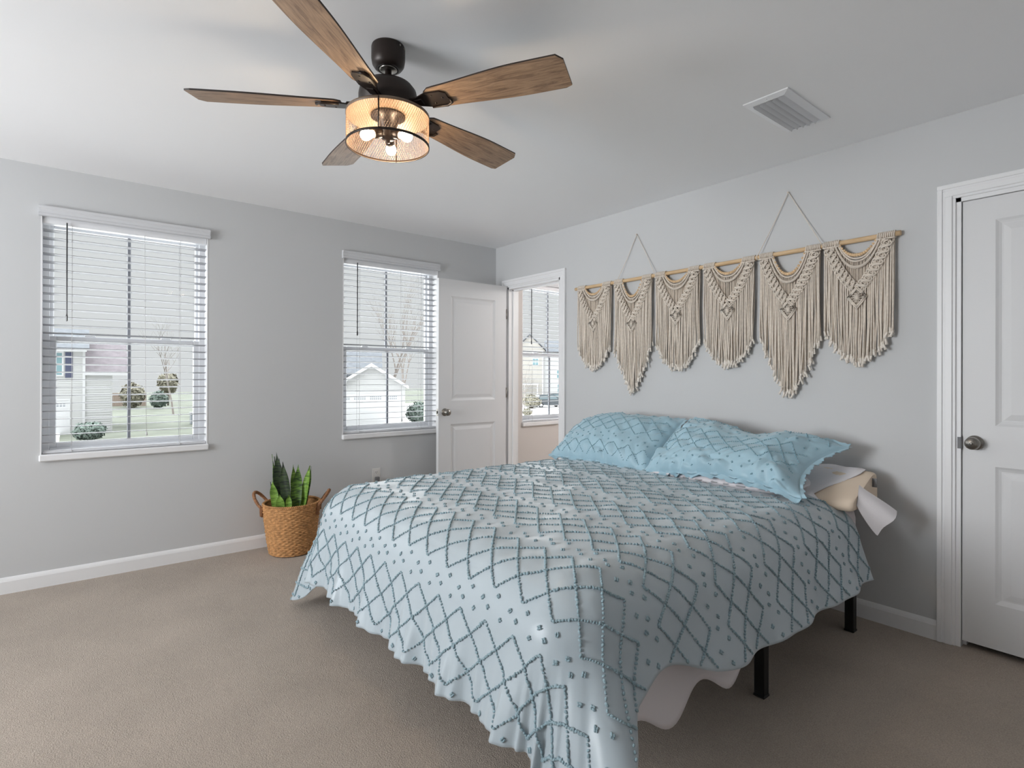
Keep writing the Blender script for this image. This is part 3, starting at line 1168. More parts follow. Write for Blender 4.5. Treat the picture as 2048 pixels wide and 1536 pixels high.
def lattice_points(u0, u1, v0, v1, first, period, band, dx, step):
    """tuft spots: bands of crossing diagonals with zigzag borders and rows of dots between. returns (uv, dir, is_dot)"""
    P, Dn, K = [], [], []
    hseg = band / 4
    slope = hseg / (dx / 2)
    k0 = int(math.floor((v0 - first) / period)) - 1
    k1 = int(math.ceil((v1 - first) / period)) + 1
    for k in range(k0, k1 + 1):
        vb = first + k * period
        for s in (-1, 1):
            n0, n1 = int(math.floor(u0 / dx)) - 4, int(math.ceil(u1 / dx)) + 4
            for i in range(n0, n1):
                L = math.hypot(2 * dx, band)
                m = int(L / step)
                t = (np.arange(m) + .5) / m
                uu = i * dx + s * t * 2 * dx
                vv = vb + t * band
                P.append(np.stack([uu, vv], 1))
                d = np.array([s * 2 * dx, band]) / L
                Dn.append(np.repeat(d[None], m, 0))
                K.append(np.zeros(m, bool))
        # dots following the zigzag
        vg = vb + band
        gap = period - band
        i = np.arange(int(math.floor(2 * u0 / dx)) - 1, int(math.ceil(2 * u1 / dx)) + 2)
        for r, off in ((0, .30), (1, .72)):
            uu = i * dx / 2 + (dx / 4 if r == 1 else 0)
            zig = np.where(np.mod(i, 2) == 0, 0.0, -hseg * .0)
            vv = vg + gap * off + zig + np.where(np.mod(i, 2) == 0, .010, -.010)
            P.append(np.stack([uu, vv], 1))
            Dn.append(np.repeat(np.array([[1.0, 0.0]]), len(uu), 0))
            K.append(np.ones(len(uu), bool))
    P, Dn, K = np.concatenate(P), np.concatenate(Dn), np.concatenate(K)
    ok = (P[:, 0] > u0) & (P[:, 0] < u1) & (P[:, 1] > v0) & (P[:, 1] < v1)
    return P[ok], Dn[ok], K[ok]


def tuft_surface(g, S, uv, dn, dots, size, mi, rng):
    e = 1e-3
    C = S(uv[:, 0], uv[:, 1])
    U = (S(uv[:, 0] + e, uv[:, 1]) - S(uv[:, 0] - e, uv[:, 1]))
    V = (S(uv[:, 0], uv[:, 1] + e) - S(uv[:, 0], uv[:, 1] - e))
    N = np.cross(U, V)
    N /= np.maximum(np.linalg.norm(N, axis=1, keepdims=True), 1e-9)
    T = U * dn[:, :1] + V * dn[:, 1:]
    T /= np.maximum(np.linalg.norm(T, axis=1, keepdims=True), 1e-9)
    l = ~dots
    add_tufts(g, C[l], N[l], T[l], size, mi, rng)
    for a in np.linspace(0, 2 * PI, 4, endpoint=False):      # every dot is a small ring of tufts
        B = np.cross(N[dots], T[dots])
        c = C[dots] + size * .50 * (T[dots] * math.cos(a) + B * math.sin(a))
        add_tufts(g, c, N[dots], T[dots], size * .85, mi, rng)


# ------------------------------------------------------------------ bed
BX0, BX1, BY0, BY1 = 1.290, 3.160, -2.125, -0.100
BT = 0.610


def drape_fn(top, rc, inset, flare_foot, flare_side, amp, corner_amp, ox, oy, phi, bulge, seed, lobes=5.0, half=0, side_lift=.10):
    cx0, cx1, cy0 = BX0 + inset + .05, BX1 - inset, BY0 + inset
    c, s_ = math.cos(phi), math.sin(phi)

    def S(u, v):
        u = np.asarray(u, float)
        v = np.asarray(v, float)
        if half:                                  # rounded corners at the foot
            k = .25
            a = np.clip((np.abs(u) - (half - k)) / k, 0, 1)
            b = np.clip((k - v) / k, 0, 1)
            u = np.where(b > 0, np.where(a > 0, np.sign(u) * (half - k + k * a * np.sqrt(1 - b * b / 2)), u), u)
            v = np.where(a > 0, np.where(b > 0, k - k * b * np.sqrt(1 - a * a / 2), v), v)
            yy = oy + v                           # the side hem is drawn up next to the corner lobe
            u = u - sstep(.70, half, u) * side_lift * np.exp(-((yy + 1.86) / .20) ** 2)
        px = ox + u * c - v * s_
        py = oy + u * s_ + v * c
        qx = np.clip(px, cx0, cx1)
        qy = np.maximum(py, cy0)
        dx, dy = px - qx, py - qy
        d = np.sqrt(dx * dx + dy * dy)
        nx, ny = dx / np.maximum(d, 1e-6), dy / np.maximum(d, 1e-6)
        corner = np.where(d > 1e-6, 2 * np.abs(nx * ny), 0)
        flare = flare_side + (flare_foot - flare_side) * ny * ny + math.radians(5) * corner
        amax = PI / 2 - flare
        la = rc * amax
        a = np.minimum(d / rc, amax)
        e = np.maximum(d - la, 0)
        r = rc * np.sin(a) + e * np.cos(amax)
        z = top - rc * (1 - np.cos(a)) - e * np.sin(amax)
        sg = np.where(px > (cx0 + cx1) / 2, 1.0, -1.0)
        th = np.arctan2(np.abs(nx), np.maximum(-ny, 1e-6)) * (d > 1e-6)
        s = qx + sg * (qy - cy0) + sg * th * .38
        t = sstep(.0, .38, e)
        m = .55 + .45 * vnoise(s * 2.1, s * 0 + .5, seed)
        m2 = .5 + .5 * vnoise(s * 3.3 + 7, s * 0 + 2.5, seed + 1)
        lean = s + .12 * e * np.sin(s * 2.3)
        w = (np.sin(lean * 2 * PI / .052 + 2.2 * np.sin(s * 4.1)) * .20 * m2 + np.sin(lean * 2 * PI / .083 + 1.3 * np.sin(s * 5)) * .34 * m + np.sin(lean * 2 * PI / .142 + 2 * np.sin(s * 3.1)) * .55 * m2
             + np.sin(lean * 2 * PI / .31 + seed) * .7)
        w2 = np.sin(s * 2 * PI / .47 + seed) * .8 + np.sin(s * 2 * PI / .23 + 1.2) * .35
        r = r + amp * t * (w * ny * ny + .8 * w2 * (1 - ny * ny))
        r = r + corner_amp * corner ** .7 * t * np.sin(th * lobes + 2.45)
        if half:                                  # the lobe at the near corner hangs out towards the door
            r = r + np.where(sg > 0, .075 * t * np.exp(-((th - 1.18) / .34) ** 2), 0)
        # puff and gentle wrinkles on the top
        ins = 1 - sstep(0.0, .12, e)
        cxm = ((px - (BX0 + BX1) / 2) / ((BX1 - BX0) / 2)) ** 2
        cym = ((py - (BY0 + BY1) / 2) / ((BY1 - BY0) / 2)) ** 2
        z = z + ins * bulge * (np.clip(1 - cxm, 0, 1) ** .5 * np.clip(1 - cym, 0, 1) ** .5)
        z = z + ins * (.0065 * vnoise(px * 5.2, py * 7.5, seed + 3) + .0040 * vnoise(px * 13 + py * 6, py * 17 - px * 7, seed + 4))
        # cloth that reaches the floor lies outward on it
        low = np.maximum(.022 - z, 0)
        z = np.maximum(z, .022)
        r = r + low * .8
        return np.stack([qx + nx * r, qy + ny * r, z], -1)
    return S


def cloth_mesh(g, S, uu, vv, thick, mi=0, edge=.05, ends=(1, 1, 1, 1)):
    U, V = np.meshgrid(uu, vv, indexing='ij')
    P = S(U, V)
    N = np.cross(np.gradient(P, axis=0), np.gradient(P, axis=1))
    N /= np.maximum(np.linalg.norm(N, axis=2, keepdims=True), 1e-9)
    de = np.minimum(np.minimum(U - uu[0], uu[-1] - U), np.minimum(V - vv[0], vv[-1] - V))
    th = thick * (.12 + .88 * np.sqrt(np.clip(de / edge, 0, 1)))
    Q = P - N * th[..., None]
    Q[..., 2] = np.maximum(Q[..., 2], .006)
    a, b = P.shape[:2]
    base = g.n
    g.grid(P, mi, True)
    g.grid(Q, mi, True, flip=True)
    ring = np.concatenate([np.arange(a) * b, (a - 1) * b + np.arange(1, b), np.arange(a - 2, -1, -1) * b + b - 1, np.arange(b - 2, 0, -1)])
    k = len(ring)
    i = np.arange(k)
    F = np.stack([ring[i], ring[i] + a * b, ring[(i + 1) % k] + a * b, ring[(i + 1) % k]], 1) + base
    g.F.append((F, mi, True))
    return P


def bed():
    root = thing('platform_bed', 'black steel platform bed frame on square legs under the mattress', 'bed frame', ((BX0 + BX1) / 2, (BY0 + BY1) / 2, 0))
    for x in (BX0 + .03, (BX0 + BX1) / 2, BX1 - .02):
        for y in (BY0 + (.10 if x > 3 else .45), -1.087, -.215):
            g = G().box(x - .020, x + .020, y - .020, y + .020, .006, .32, bev=.003)
            l = obj('leg', g, M['black'], root)
            g = G().box(x - .022, x + .022, y - .022, y + .022, 0.0, .010, bev=.002)
            obj('foot_cap', g, M['black'], l)
    for x in (BX0 + .03, (BX0 + BX1) / 2, BX1 - .02):
        g = G().box(x - .018, x + .018, BY0 + .02, BY1 - .02, .318, .346, bev=.003)
        obj('side_rail', g, M['black'], root)
    for y in (BY0 + .04, -1.087, BY1 - .04):
        g = G().box(BX0 + .03, BX1 - .02, y - .015, y + .015, .318, .344, bev=.003)
        obj('cross_rail', g, M['black'], root)
    g = G().box(BX0 + .03, BX1 - .02, -1.099, -1.075, .226, .250, bev=.003)
    obj('brace', g, M['black'], root)
    g = G()
    for y in np.arange(BY0 + .12, BY1 - .06, .14):
        g.box(BX0 + .03, BX1 - .02, y - .03, y + .03, .344, .352)
    obj('slats', g, M['black'], root)

    # mattress in a fitted sheet
    g = G()
    m = thing('mattress', 'thick mattress in a white fitted sheet under the aqua duvet', 'mattress', ((BX0 + BX1) / 2, (BY0 + BY1) / 2, .352))
    rr, nb = .13, 8
    pts = []
    for (qx, qy), a0 in (((BX1 - rr, BY1 - rr), 0), ((BX0 + rr, BY1 - rr), PI / 2), ((BX0 + rr, BY0 + rr), PI), ((BX1 - rr, BY0 + rr), 1.5 * PI)):
        pts += [(qx, qy, math.cos(a0 + t), math.sin(a0 + t)) for t in np.linspace(0, PI / 2, nb)]
    pts = np.array(pts)
    rows = []
    for ins, z in ((.05, .353), (.015, .356), (0, .375), (0, BT - .07), (.006, BT - .04), (.022, BT - .015), (.045, BT - .003), (.075, BT)):
        rows.append(np.stack([pts[:, 0] + pts[:, 2] * (rr - ins), pts[:, 1] + pts[:, 3] * (rr - ins), np.full(len(pts), z)], 1))
    rows = np.array(rows)
    g.grid(rows, 0, True, flip=True, wrap=True)
    g.faces(rows[-1], [tuple(range(len(pts)))])
    g.faces(rows[0], [tuple(range(len(pts)))[::-1]])
    obj('fitted_sheet', g, M['sheet'], m)

    # white flat sheet peeping out below the duvet
    Ss = drape_fn(BT + .006, .13, .13, math.radians(4), math.radians(8), .006, .02, 2.2, -2.35, 0, .004, 21)

    def Sheet(u, v):
        # u: 0..1 across, v: metres up from the foot
        y = -2.35 + v
        ov = .215 + .105 * sstep(-1.10, -1.40, y) - .08 * sstep(-1.90, -2.3, y) + .040 * np.sin((y + 1.50) * 2 * PI / .34) * sstep(-1.25, -1.5, y) + .03 * sstep(-1.05, -1.2, y)
        ul = -.97 - .22
        ur = .96 + ov
        return Ss(ul + (ur - ul) * u, v)
    g = G()
    cloth_mesh(g, Sheet, np.linspace(0, 1, 120), np.linspace(0, 1.98, 110), .008, edge=.02)
    tag(obj('bed_sheet', g, M['sheet']), 'white cotton sheet whose scalloped edge hangs below the aqua duvet by the bed legs', 'bed sheet')

    # duvet
    S = drape_fn(BT + .042, .190, .130, math.radians(11), math.radians(16), .034, .055, 2.165, -2.545, math.radians(0.4), .022, 4, half=1.335)
    W2, L = 1.335, 2.20
    g = G()
    cloth_mesh(g, S, np.linspace(-W2, W2, 300), np.linspace(0, L, 260), .026, 0)
    rng = np.random.default_rng(3)
    uv, dn, dots = lattice_points(-W2 + .006, W2 - .006, .006, L - .006, .035, .330, .236, .135, .0105)
    tuft_surface(g, S, uv, dn, dots, .0088, 1, rng)
    tag(obj('duvet', g, [M['duvet'], M['tuft']]), 'pale aqua satin duvet with tufted diamond lattice spread over the bed', 'duvet')


bed()


def pillow_fn(c00, c10, c11, c01, thick, seed, wr=.010, front=.62, pull=.03, power=2.6):
    c00, c10, c11, c01 = [np.array(c, float) for c in (c00, c10, c11, c01)]
    n0 = np.cross(c10 - c00, c01 - c00)
    n0 /= np.linalg.norm(n0)

    def shape(a, b):
        A, B = np.abs(2 * a - 1), np.abs(2 * b - 1)
        # sides pulled in a little between the corners
        a2 = .5 + (a - .5) * (1 - pull * (1 - B ** 2))
        b2 = .5 + (b - .5) * (1 - pull * 1.6 * (1 - A ** 2))
        P = (c00 * ((1 - a2) * (1 - b2))[..., None] + c10 * (a2 * (1 - b2))[..., None] + c11 * (a2 * b2)[..., None] + c01 * ((1 - a2) * b2)[..., None])
        h = np.clip(1 - A ** power, 0, 1) ** .62 * np.clip(1 - B ** power, 0, 1) ** .62
        return P, h

    def S(a, b):
        a = np.asarray(a, float)
        b = np.asarray(b, float)
        P, h = shape(a, b)
        A, B = np.abs(2 * a - 1), np.abs(2 * b - 1)
        edge = np.clip(np.maximum(A, B), 0, 1) ** 2
        crease = np.abs(vnoise(a * 9 + b * 3, b * 4 - a * 2, seed)) * 1.0 + .6 * np.abs(vnoise(a * 17 - b * 6, b * 7 + a * 3, seed + 1))
        gather = np.sin(a * 58 + 3 * vnoise(a * 6, b * 3, seed + 2)) * np.clip(1 - b / .34, 0, 1) ** 1.3
        w = wr * ((crease - .45) * (.5 + .7 * edge) * np.minimum(1, h * 2.2) + .30 * gather)
        return P + n0 * (thick * front * h + w)[..., None]

    def back(a, b):
        P, h = shape(a, b)
        return P - n0 * (thick * (1 - front) * h)[..., None]
    return S, back, n0


def pillow(name, label, cat, corners, thick, mats, seed, pattern=True, wr=.010, uw=.9, uh=.5, group=None, fringe=True, first=.02, post=None, front=.62, pull=.03, ruffle=.010, power=2.6):
    S0, back0, n0 = pillow_fn(*corners, thick, seed, wr, front, pull, power)
    S = (lambda a, b: post(S0(a, b), a, b)) if post else S0
    back = (lambda a, b: post(back0(a, b), a, b)) if post else back0
    na, nb = 110, 70
    ta = .5 - .5 * np.cos(np.linspace(0, PI, na))
    tb = .5 - .5 * np.cos(np.linspace(0, PI, nb))
    ta = .4 * ta + .6 * np.linspace(0, 1, na)
    tb = .4 * tb + .6 * np.linspace(0, 1, nb)
    A, B = np.meshgrid(ta, tb, indexing='ij')
    P, Q = S(A, B), back(A, B)
    g = G()
    g.grid(P, 0, True)
    g.grid(Q, 0, True, flip=True)
    a, b = na, nb
    ring = np.concatenate([np.arange(a) * b, (a - 1) * b + np.arange(1, b), np.arange(a - 2, -1, -1) * b + b - 1, np.arange(b - 2, 0, -1)])
    i = np.arange(len(ring))
    g.F.append((np.stack([ring[i], ring[i] + a * b, ring[(i + 1) % len(ring)] + a * b, ring[(i + 1) % len(ring)]], 1), 0, True))
    rng = np.random.default_rng(seed)
    if pattern:
        def Sm(u, v):
            return S(u / uw, v / uh)
        uv, dn, dots = lattice_points(.02, uw - .02, .02, uh - .02, first, .30, .20, .118, .0105)
        tuft_surface(g, Sm, uv, dn, dots, .0066, 1, rng)
    if fringe:
        # soft ruffled hem along the open edges
        for side in range(4):
            n = 150 if side in (0, 2) else 90
            t = np.linspace(.0, 1.0, n)
            z = np.zeros(n)
            a_, b_ = ((t, z), (z + 1, t), (t, z + 1), (z, t))[side]
            E0 = S(a_, b_)
            ctr = S(np.array([.5]), np.array([.5]))[0]
            C = (corners[0], corners[1], corners[2], corners[3])
            d = {0: np.array(C[0]) - np.array(C[3]), 1: np.array(C[1]) - np.array(C[0]), 2: np.array(C[3]) - np.array(C[0]), 3: np.array(C[0]) - np.array(C[1])}[side].astype(float)
            d /= np.linalg.norm(d)
            wv = ruffle * (np.sin(t * n * .42) * .5 + vnoise(t * 26, t * 0, seed + side))
            E1 = E0 + d * .012 + n0 * (wv * .6)[:, None]
            E2 = E0 + d * (.022 + .006 * vnoise(t * 70, t * 0, seed + 5 + side))[:, None] + n0 * wv[:, None]
            R = np.stack([E0, E1, E2], 1)
            g.grid(R, 0, True)
            g.grid(R + n0 * -.003, 0, True, flip=True)
    return tag(obj(name, g, mats), label, cat, group)


# white pillows and the foam pillow below the shams
pillow('bed_pillow', 'white pillow peeping out flat beneath the creased aqua pillow', 'pillow',
       ((2.20, -.535, .672), (3.02, -.600, .690), (3.00, -.10, .70), (2.22, -.10, .70)), .10, M['sheet'], 31, False, .006, fringe=False, front=.5)

def sham_l(P, a, b):
    P = P.copy()
    P[..., 2] += .035 * np.exp(-((a - .42) / .30) ** 2) * b - .03 * (1 - a) ** 4 * b
    return P


pillow('pillow_sham', 'plump aqua tufted pillow nearest the open doorway, leaning on the wall', 'pillow',
       ((1.320, -.515, .668), (2.150, -.505, .664), (2.165, -.145, .955), (1.275, -.165, .880)), .185, [M['sham'], M['tuft2']], 41, wr=.022, uw=.88, uh=.50, first=.21, post=sham_l,
       group='aqua tufted pillows at the bed head', ruffle=.007, power=3.0)


def sham_r(P, a, b):
    P = P.copy()
    P[..., 2] += -.045 * np.exp(-((a - .52) / .16) ** 2) * b ** 1.5 + .020 * np.exp(-((a - .82) / .14) ** 2) * b
    P[..., 2] -= .025 * np.exp(-((a - .98) / .10) ** 2) * (1 - b)
    P[..., 2] += .026 * np.clip(1 - b, 0, 1) ** 6 * np.exp(-((a - .52) / .24) ** 2)
    P[..., 0] -= .075 * np.clip(4 * b * (1 - b), 0, 1) * sstep(.72, 1.0, a)
    return P


pillow('pillow_sham', 'creased aqua tufted pillow slumped over the cream foam pillow', 'pillow',
       ((2.130, -.520, .668), (3.085, -.615, .712), (3.120, -.190, .880), (2.225, -.150, .965)), .185, [M['sham'], M['tuft2']], 47, wr=.030, uw=.95, uh=.50, first=.13, post=sham_r,
       group='aqua tufted pillows at the bed head', ruffle=.006, power=3.2)


def foam_pillow():
    root = thing('foam_pillow', 'cream contour foam pillow half out of its white knit cover', 'pillow', (3.0, -.27, BT))
    x0, x1 = 2.66, 3.212
    prof = [(-.395, .004), (-.405, .022), (-.398, .042), (-.375, .060), (-.30, .088), (-.24, .112), (-.18, .138), (-.14, .153), (-.11, .156), (-.085, .145), (-.072, .115), (-.070, .02), (-.078, .004)]
    g = G()
    n = 10
    ts = np.array([0, .004, .012, .022])
    sc_ = np.array([.90, .955, .985, 1.0])
    cy, cz = -.24, .075
    xs = np.concatenate([x0 + ts, np.linspace(x0 + .05, x1 - .05, 6), (x1 - ts)[::-1]])
    ss = np.concatenate([sc_, np.ones(6), sc_[::-1]])
    P = np.array([[(x, cy + (y - cy) * s, BT + cz + (z - cz) * s) for y, z in prof] for x, s in zip(xs, ss)])
    g.grid(P, 0, True, wrap=True)
    m = len(prof)
    g.faces(P[0], [tuple(range(m))])
    g.faces(P[-1], [tuple(range(m))[::-1]])
    obj('foam_core', g, M['foam'], root)
    # cover pulled half way over the foam, its rolled mouth facing right
    g = G()
    pr = np.array(prof)
    per = np.concatenate([pr, pr[:1]])
    us = np.linspace(0, 1, 30)
    rows = []
    for u in us:
        x = 2.64 + (3.125 - 2.64) * u
        k = 1.05 + .05 * u + .07 * np.exp(-((u - .96) / .05) ** 2)
        ring = []
        for j, (y, z) in enumerate(per):
            ox = .055 * math.sin(j * 1.1 + .6) * u - .10 * u * max(0, (-y - .30)) / .17
            ring.append((x + ox, cy + (y - cy) * k, BT + max(.003, cz + (z - cz) * k + .006 * math.sin(j * 2 + u * 14))))
        rows.append(ring)
    rows = np.array(rows)
    g.grid(rows, 0, True)
    g.grid(rows + np.array([0, 0, -.003]), 0, True, flip=True)
    obj('knit_cover', g, M['knit'], root)
    # loose corner of the cover hanging past the end of the bed
    g = G()
    t = np.linspace(0, 1, 16)
    A = np.array([[3.214, -.315, .728], [3.232, -.290, .700], [3.290, -.245, .660], [3.335, -.225, .618]])
    Bm = np.array([[3.216, -.355, .640], [3.232, -.350, .600], [3.268, -.350, .545], [3.292, -.345, .520]])

    def bez(C, t):
        t = t[:, None]
        return (1 - t) ** 3 * C[0] + 3 * t * (1 - t) ** 2 * C[1] + 3 * t * t * (1 - t) * C[2] + t ** 3 * C[3]
    R = []
    for k in np.linspace(0, 1, 10):
        q = bez(A, t) * (1 - k) + bez(Bm, t) * k
        q = q + np.array([.014, -.020, .0]) * (math.sin(k * PI) * t)[:, None] + np.array([.010, -.012, 0]) * (np.sin(k * 2.2 * PI) * t)[:, None]
        R.append(q)
    R = np.array(R)
    g.grid(R, 0, True)
    g.grid(R + np.array([-.004, .003, 0]), 0, True, flip=True)
    obj('cover_corner', g, M['knit'], root)
    g = G().box(3.205, 3.232, -.155, -.150, .70, .742, bev=.001)
    obj('care_tag', g, M['plug'], root)


foam_pillow()


# ------------------------------------------------------------------ basket with the snake plant
def basket(cx, cy):
    Hb, R0, R1 = .340, .140, .186
    root = thing('basket', 'round woven seagrass basket with two dark loop handles beside the bed', 'basket', (cx, cy, 0))
    rows, sub, nt = 27, 6, 288
    z = np.linspace(0, 1, rows * sub + 1)
    th = np.linspace(0, 2 * PI, nt, endpoint=False)
    ph = z * rows
    row = np.floor(np.minimum(ph, rows - 1e-6))
    R = R0 + (R1 - R0) * z ** .8
    prof = np.abs(np.sin(ph * PI)) ** .6
    jit = hash2(row[:, None], np.floor(th[None] / (2 * PI) * 48), 3) - .5
    weave = np.sin(th[None] * 24 + (row[:, None] % 2) * PI)
    d = prof[:, None] * (.0048 + .0034 * weave + .0024 * jit)
    RR = R[:, None] + d
    P = np.stack([cx + RR * np.cos(th), cy + RR * np.sin(th), np.repeat((.004 + z * (Hb - .004))[:, None], nt, 1)], -1)
    g = G()
    g.grid(P, 0, True, flip=True, wrap=True)
    g.lathe([(R0, .004), (.0001, .004)], (cx, cy, 0), 48)
    g.lathe([(R1 - .006, Hb), (R1 - .010, .26), (R0 - .008, .03), (.0001, .02)][::1], (cx, cy, 0), 64)
    w = obj('woven_wall', g, M['wicker'], root)
    g = G()
    a = np.linspace(0, 2 * PI, 320, endpoint=False)
    for k in range(2):
        f = a * 46 + k * PI
        g.tube(np.stack([cx + (R1 - .003 + .005 * np.cos(f)) * np.cos(a), cy + (R1 - .003 + .005 * np.cos(f)) * np.sin(a), Hb + .004 + .005 * np.sin(f)], 1), .0052, 6, closed=True)
    obj('rim', g, M['wicker'], root)
    for az in (math.radians(51 + 180 + 6), math.radians(51 + 14)):
        er, et = np.array([math.cos(az), math.sin(az), 0]), np.array([-math.sin(az), math.cos(az), 0])
        t = np.linspace(0, PI, 60)
        path = np.array([cx, cy, Hb - .012]) + np.outer(np.cos(t) * .078, et) + np.outer(np.sin(t) ** .8 * .066, er) + np.outer(np.sin(t) ** .9 * .088, [0, 0, 1]) + er * (R1 - .004)
        path = np.concatenate([[path[0] + np.array([0, 0, -.06]) - er * .006], path, [path[-1] + np.array([0, 0, -.06]) - er * .006]])
        g = G()
        f = np.linspace(0, 60, len(path))
        for k in range(3):
            off = np.outer(np.cos(f + k * 2.09) * .0055, er) + np.outer(np.sin(f + k * 2.09) * .0055, [0, 0, 1])
            g.tube(path + off, .0066, 7)
        obj('handle', g, M['handle'], root)

    # plant
    pl = thing('potted_snake_plant', 'snake plant with upright mottled green leaves in the woven basket', 'potted plant', (cx, cy, .024))
    g = G().lathe([(.0001, .024), (.110, .024), (.128, .275), (.134, .278), (.134, .292), (.126, .292), (.124, .270), (.0001, .268)], (cx, cy, 0), 40)
    obj('pot', g, M['soil'], pl)
    g = G().lathe([(.0001, .292), (.06, .290), (.100, .284), (.125, .280)][::-1], (cx, cy, 0), 40)
    obj('soil', g, M['soil'], pl)
    leaf2 = M['leaf'].copy()
    leaf2.name = 'snake_leaf_young'
    for nd in leaf2.node_tree.nodes:
        if nd.type == 'VALTORGB':
            nd.color_ramp.elements[0].color = (*lin((84, 118, 46)), 1)
            nd.color_ramp.elements[1].color = (*lin((146, 184, 84)), 1)
    leaf3 = M['leaf'].copy()
    leaf3.name = 'snake_leaf_dark'
    for nd in leaf3.node_tree.nodes:
        if nd.type == 'VALTORGB':
            nd.color_ramp.elements[0].color = (*lin((30, 40, 32)), 1)
            nd.color_ramp.elements[1].color = (*lin((66, 84, 50)), 1)
    er, ef = np.array([.627, .779, 0]), np.array([-.779, .627, 0])
    # tip across, tip height, base across, width, depth of base, depth of tip, facing twist, young
    LV = [(-.158, .672, -.116, .030, .02, .045, 1.1, 0), (-.122, .662, -.098, .024, .01, .0, .9, 2), (-.088, .700, -.050, .066, -.045, -.05, .12, 2),
          (-.040, .634, -.004, .068, -.055, -.06, -.15, 2), (.000, .606, .018, .048, .01, .02, .35, 1), (.056, .612, .042, .064, -.035, -.03, .30, 0),
          (.132, .603, .078, .056, -.01, -.02, -.45, 1), (-.102, .512, -.072, .052, -.075, -.085, .10, 1), (-.045, .420, -.034, .056, -.088, -.098, .0, 1),
          (-.136, .492, -.104, .030, -.03, -.03, .8, 2), (-.110, .640, -.084, .030, .03, .05, .5, 2), (.014, .420, .012, .040, -.080, -.09, .2, 1),
          (.118, .585, .070, .034, .035, .05, .4, 0)]
    for tx, tz, bx, w_, bd, td, tw, young in LV:
        n, k = 18, 7
        t = np.linspace(0, 1, n)
        b0 = np.array([cx, cy, .280]) + er * bx + ef * bd
        b1 = np.array([cx, cy, tz]) + er * tx + ef * td
        mid = (b0 + b1) / 2 + er * (bx - tx) * .12
        path = ((1 - t) ** 2)[:, None] * b0 + (2 * t * (1 - t))[:, None] * mid + (t ** 2)[:, None] * b1
        wid = w_ / 2 * np.minimum(.62 + .55 * sstep(0, .4, t), 1.0) * np.clip(1 - sstep(.55, 1.02, t) ** 1.4, .012, 1)
        s = np.linspace(-1, 1, k)
        tws = tw + .25 * t
        side = er * np.cos(tws)[:, None] + ef * np.sin(tws)[:, None]
        nor = ef * np.cos(tws)[:, None] - er * np.sin(tws)[:, None]
        P = path[:, None] + side[:, None] * (s[None, :, None] * wid[:, None, None]) - nor[:, None] * ((s ** 2)[None, :, None] * wid[:, None, None] * .32) + nor[:, None] * (np.sin(t * 9 + tx * 40) * .003)[:, None, None] * s[None, :, None]
        g = G()
        g.grid(P, 0, True)
        g.grid(P + nor[:, None] * .003, 0, True, flip=True)
        ring = np.concatenate([P[:, 0], P[::-1, -1]])
        ring2 = ring + np.concatenate([nor, nor[::-1]]) * .003
        q = len(ring)
        g.faces(np.concatenate([ring, ring2]), [(i, (i + 1) % q, q + (i + 1) % q, q + i) for i in range(q)], 0, True)
        obj('leaf', g, (M['leaf'], leaf2, leaf3)[young], pl)


basket(.232, -1.955)


# ------------------------------------------------------------------ outdoors (the room is on the upper floor)
GZ = -3.0
M.update(
    lawn=mat('winter_lawn', (104, 107, 98), 0.95, 0.1, var=(.35, .22, 6)),
    drive=mat('pale_concrete', (238, 237, 236), 0.9, 0.2, var=(.8, .05)),
    siding=mat('white_siding', (184, 184, 184), 0.7, 0.3),
    beige=mat('beige_siding', (174, 170, 164), 0.7, 0.3),
    otrim=mat('white_house_trim', (200, 200, 202), 0.6, 0.3),
    roof1=mat('grey_shingle', (112, 115, 120), 0.9, 0.1, var=(3.0, .12, 6)),
    roof2=mat('mauve_shingle', (124, 118, 122), 0.9, 0.1, var=(3.0, .12, 6)),
    shutter=mat('navy_shutter', (84, 88, 110), 0.6, 0.3),
    opane=mat('house_window_glass', (120, 150, 156), 0.12, 0.6),
    bark=mat('bare_bark', (138, 131, 126), 0.9, 0.1),
    bush=mat('evergreen_leaf', (110, 122, 115), 0.8, 0.2, var=(6, .35)),
    bush2=mat('dull_leaf', (140, 136, 122), 0.8, 0.2, var=(6, .3)),
    fence=mat('brown_fence', (150, 128, 118), 0.9, 0.1),
    carp=mat('dark_car_paint', (52, 60, 66), 0.25, 0.5, coat=.4),
    carw=mat('car_glass', (96, 112, 118), 0.1, 0.6),
    tyre=mat('tyre', (30, 30, 31), 0.8),
    red=mat('red_lens', (196, 60, 66), 0.3),
    util=mat('grey_green_metal', (128, 134, 142), 0.5),
)
g = G().box(-150, -0.5, -110, 150, GZ - .3, GZ)
struct('ground', g, M['lawn'], 'pale winter lawn outside the windows', 'lawn')
g = G().box(-70, -30, 15.5, 60, GZ, GZ + .02).box(-60, -36, -9, -3.6, GZ, GZ + .02).box(-30, -3, -60, 60, GZ, GZ + .015)
struct('road_surface', g, M['drive'], 'pale concrete street and driveways outside', 'pavement')


class LG(G):
    """mesh builder in the local frame of a house: x along the front, y away from the street, z up"""

    def __init__(self, org, rz, k=1.0):
        super().__init__()
        self.o, self.k = np.array(org, float), k
        self.R = np.array([[math.cos(rz), -math.sin(rz), 0], [math.sin(rz), math.cos(rz), 0], [0, 0, 1]])

    def done(self):
        self.V = [v * self.k @ self.R.T + self.o for v in self.V]
        return self


def laps(g, x0, x1, y, z0, z1, step=.16, mi=0):
    """lap siding on a front wall: wedge-shaped courses"""
    n = max(1, int((z1 - z0) / step))
    for k in range(n):
        a, b = z0 + k * (z1 - z0) / n, z0 + (k + 1) * (z1 - z0) / n
        g.faces([(x0, y - .022, a), (x1, y - .022, a), (x1, y, b), (x0, y, b), (x0, y, a), (x1, y, a)], [(0, 1, 2, 3), (4, 5, 1, 0), (0, 3, 4), (1, 5, 2)], mi)


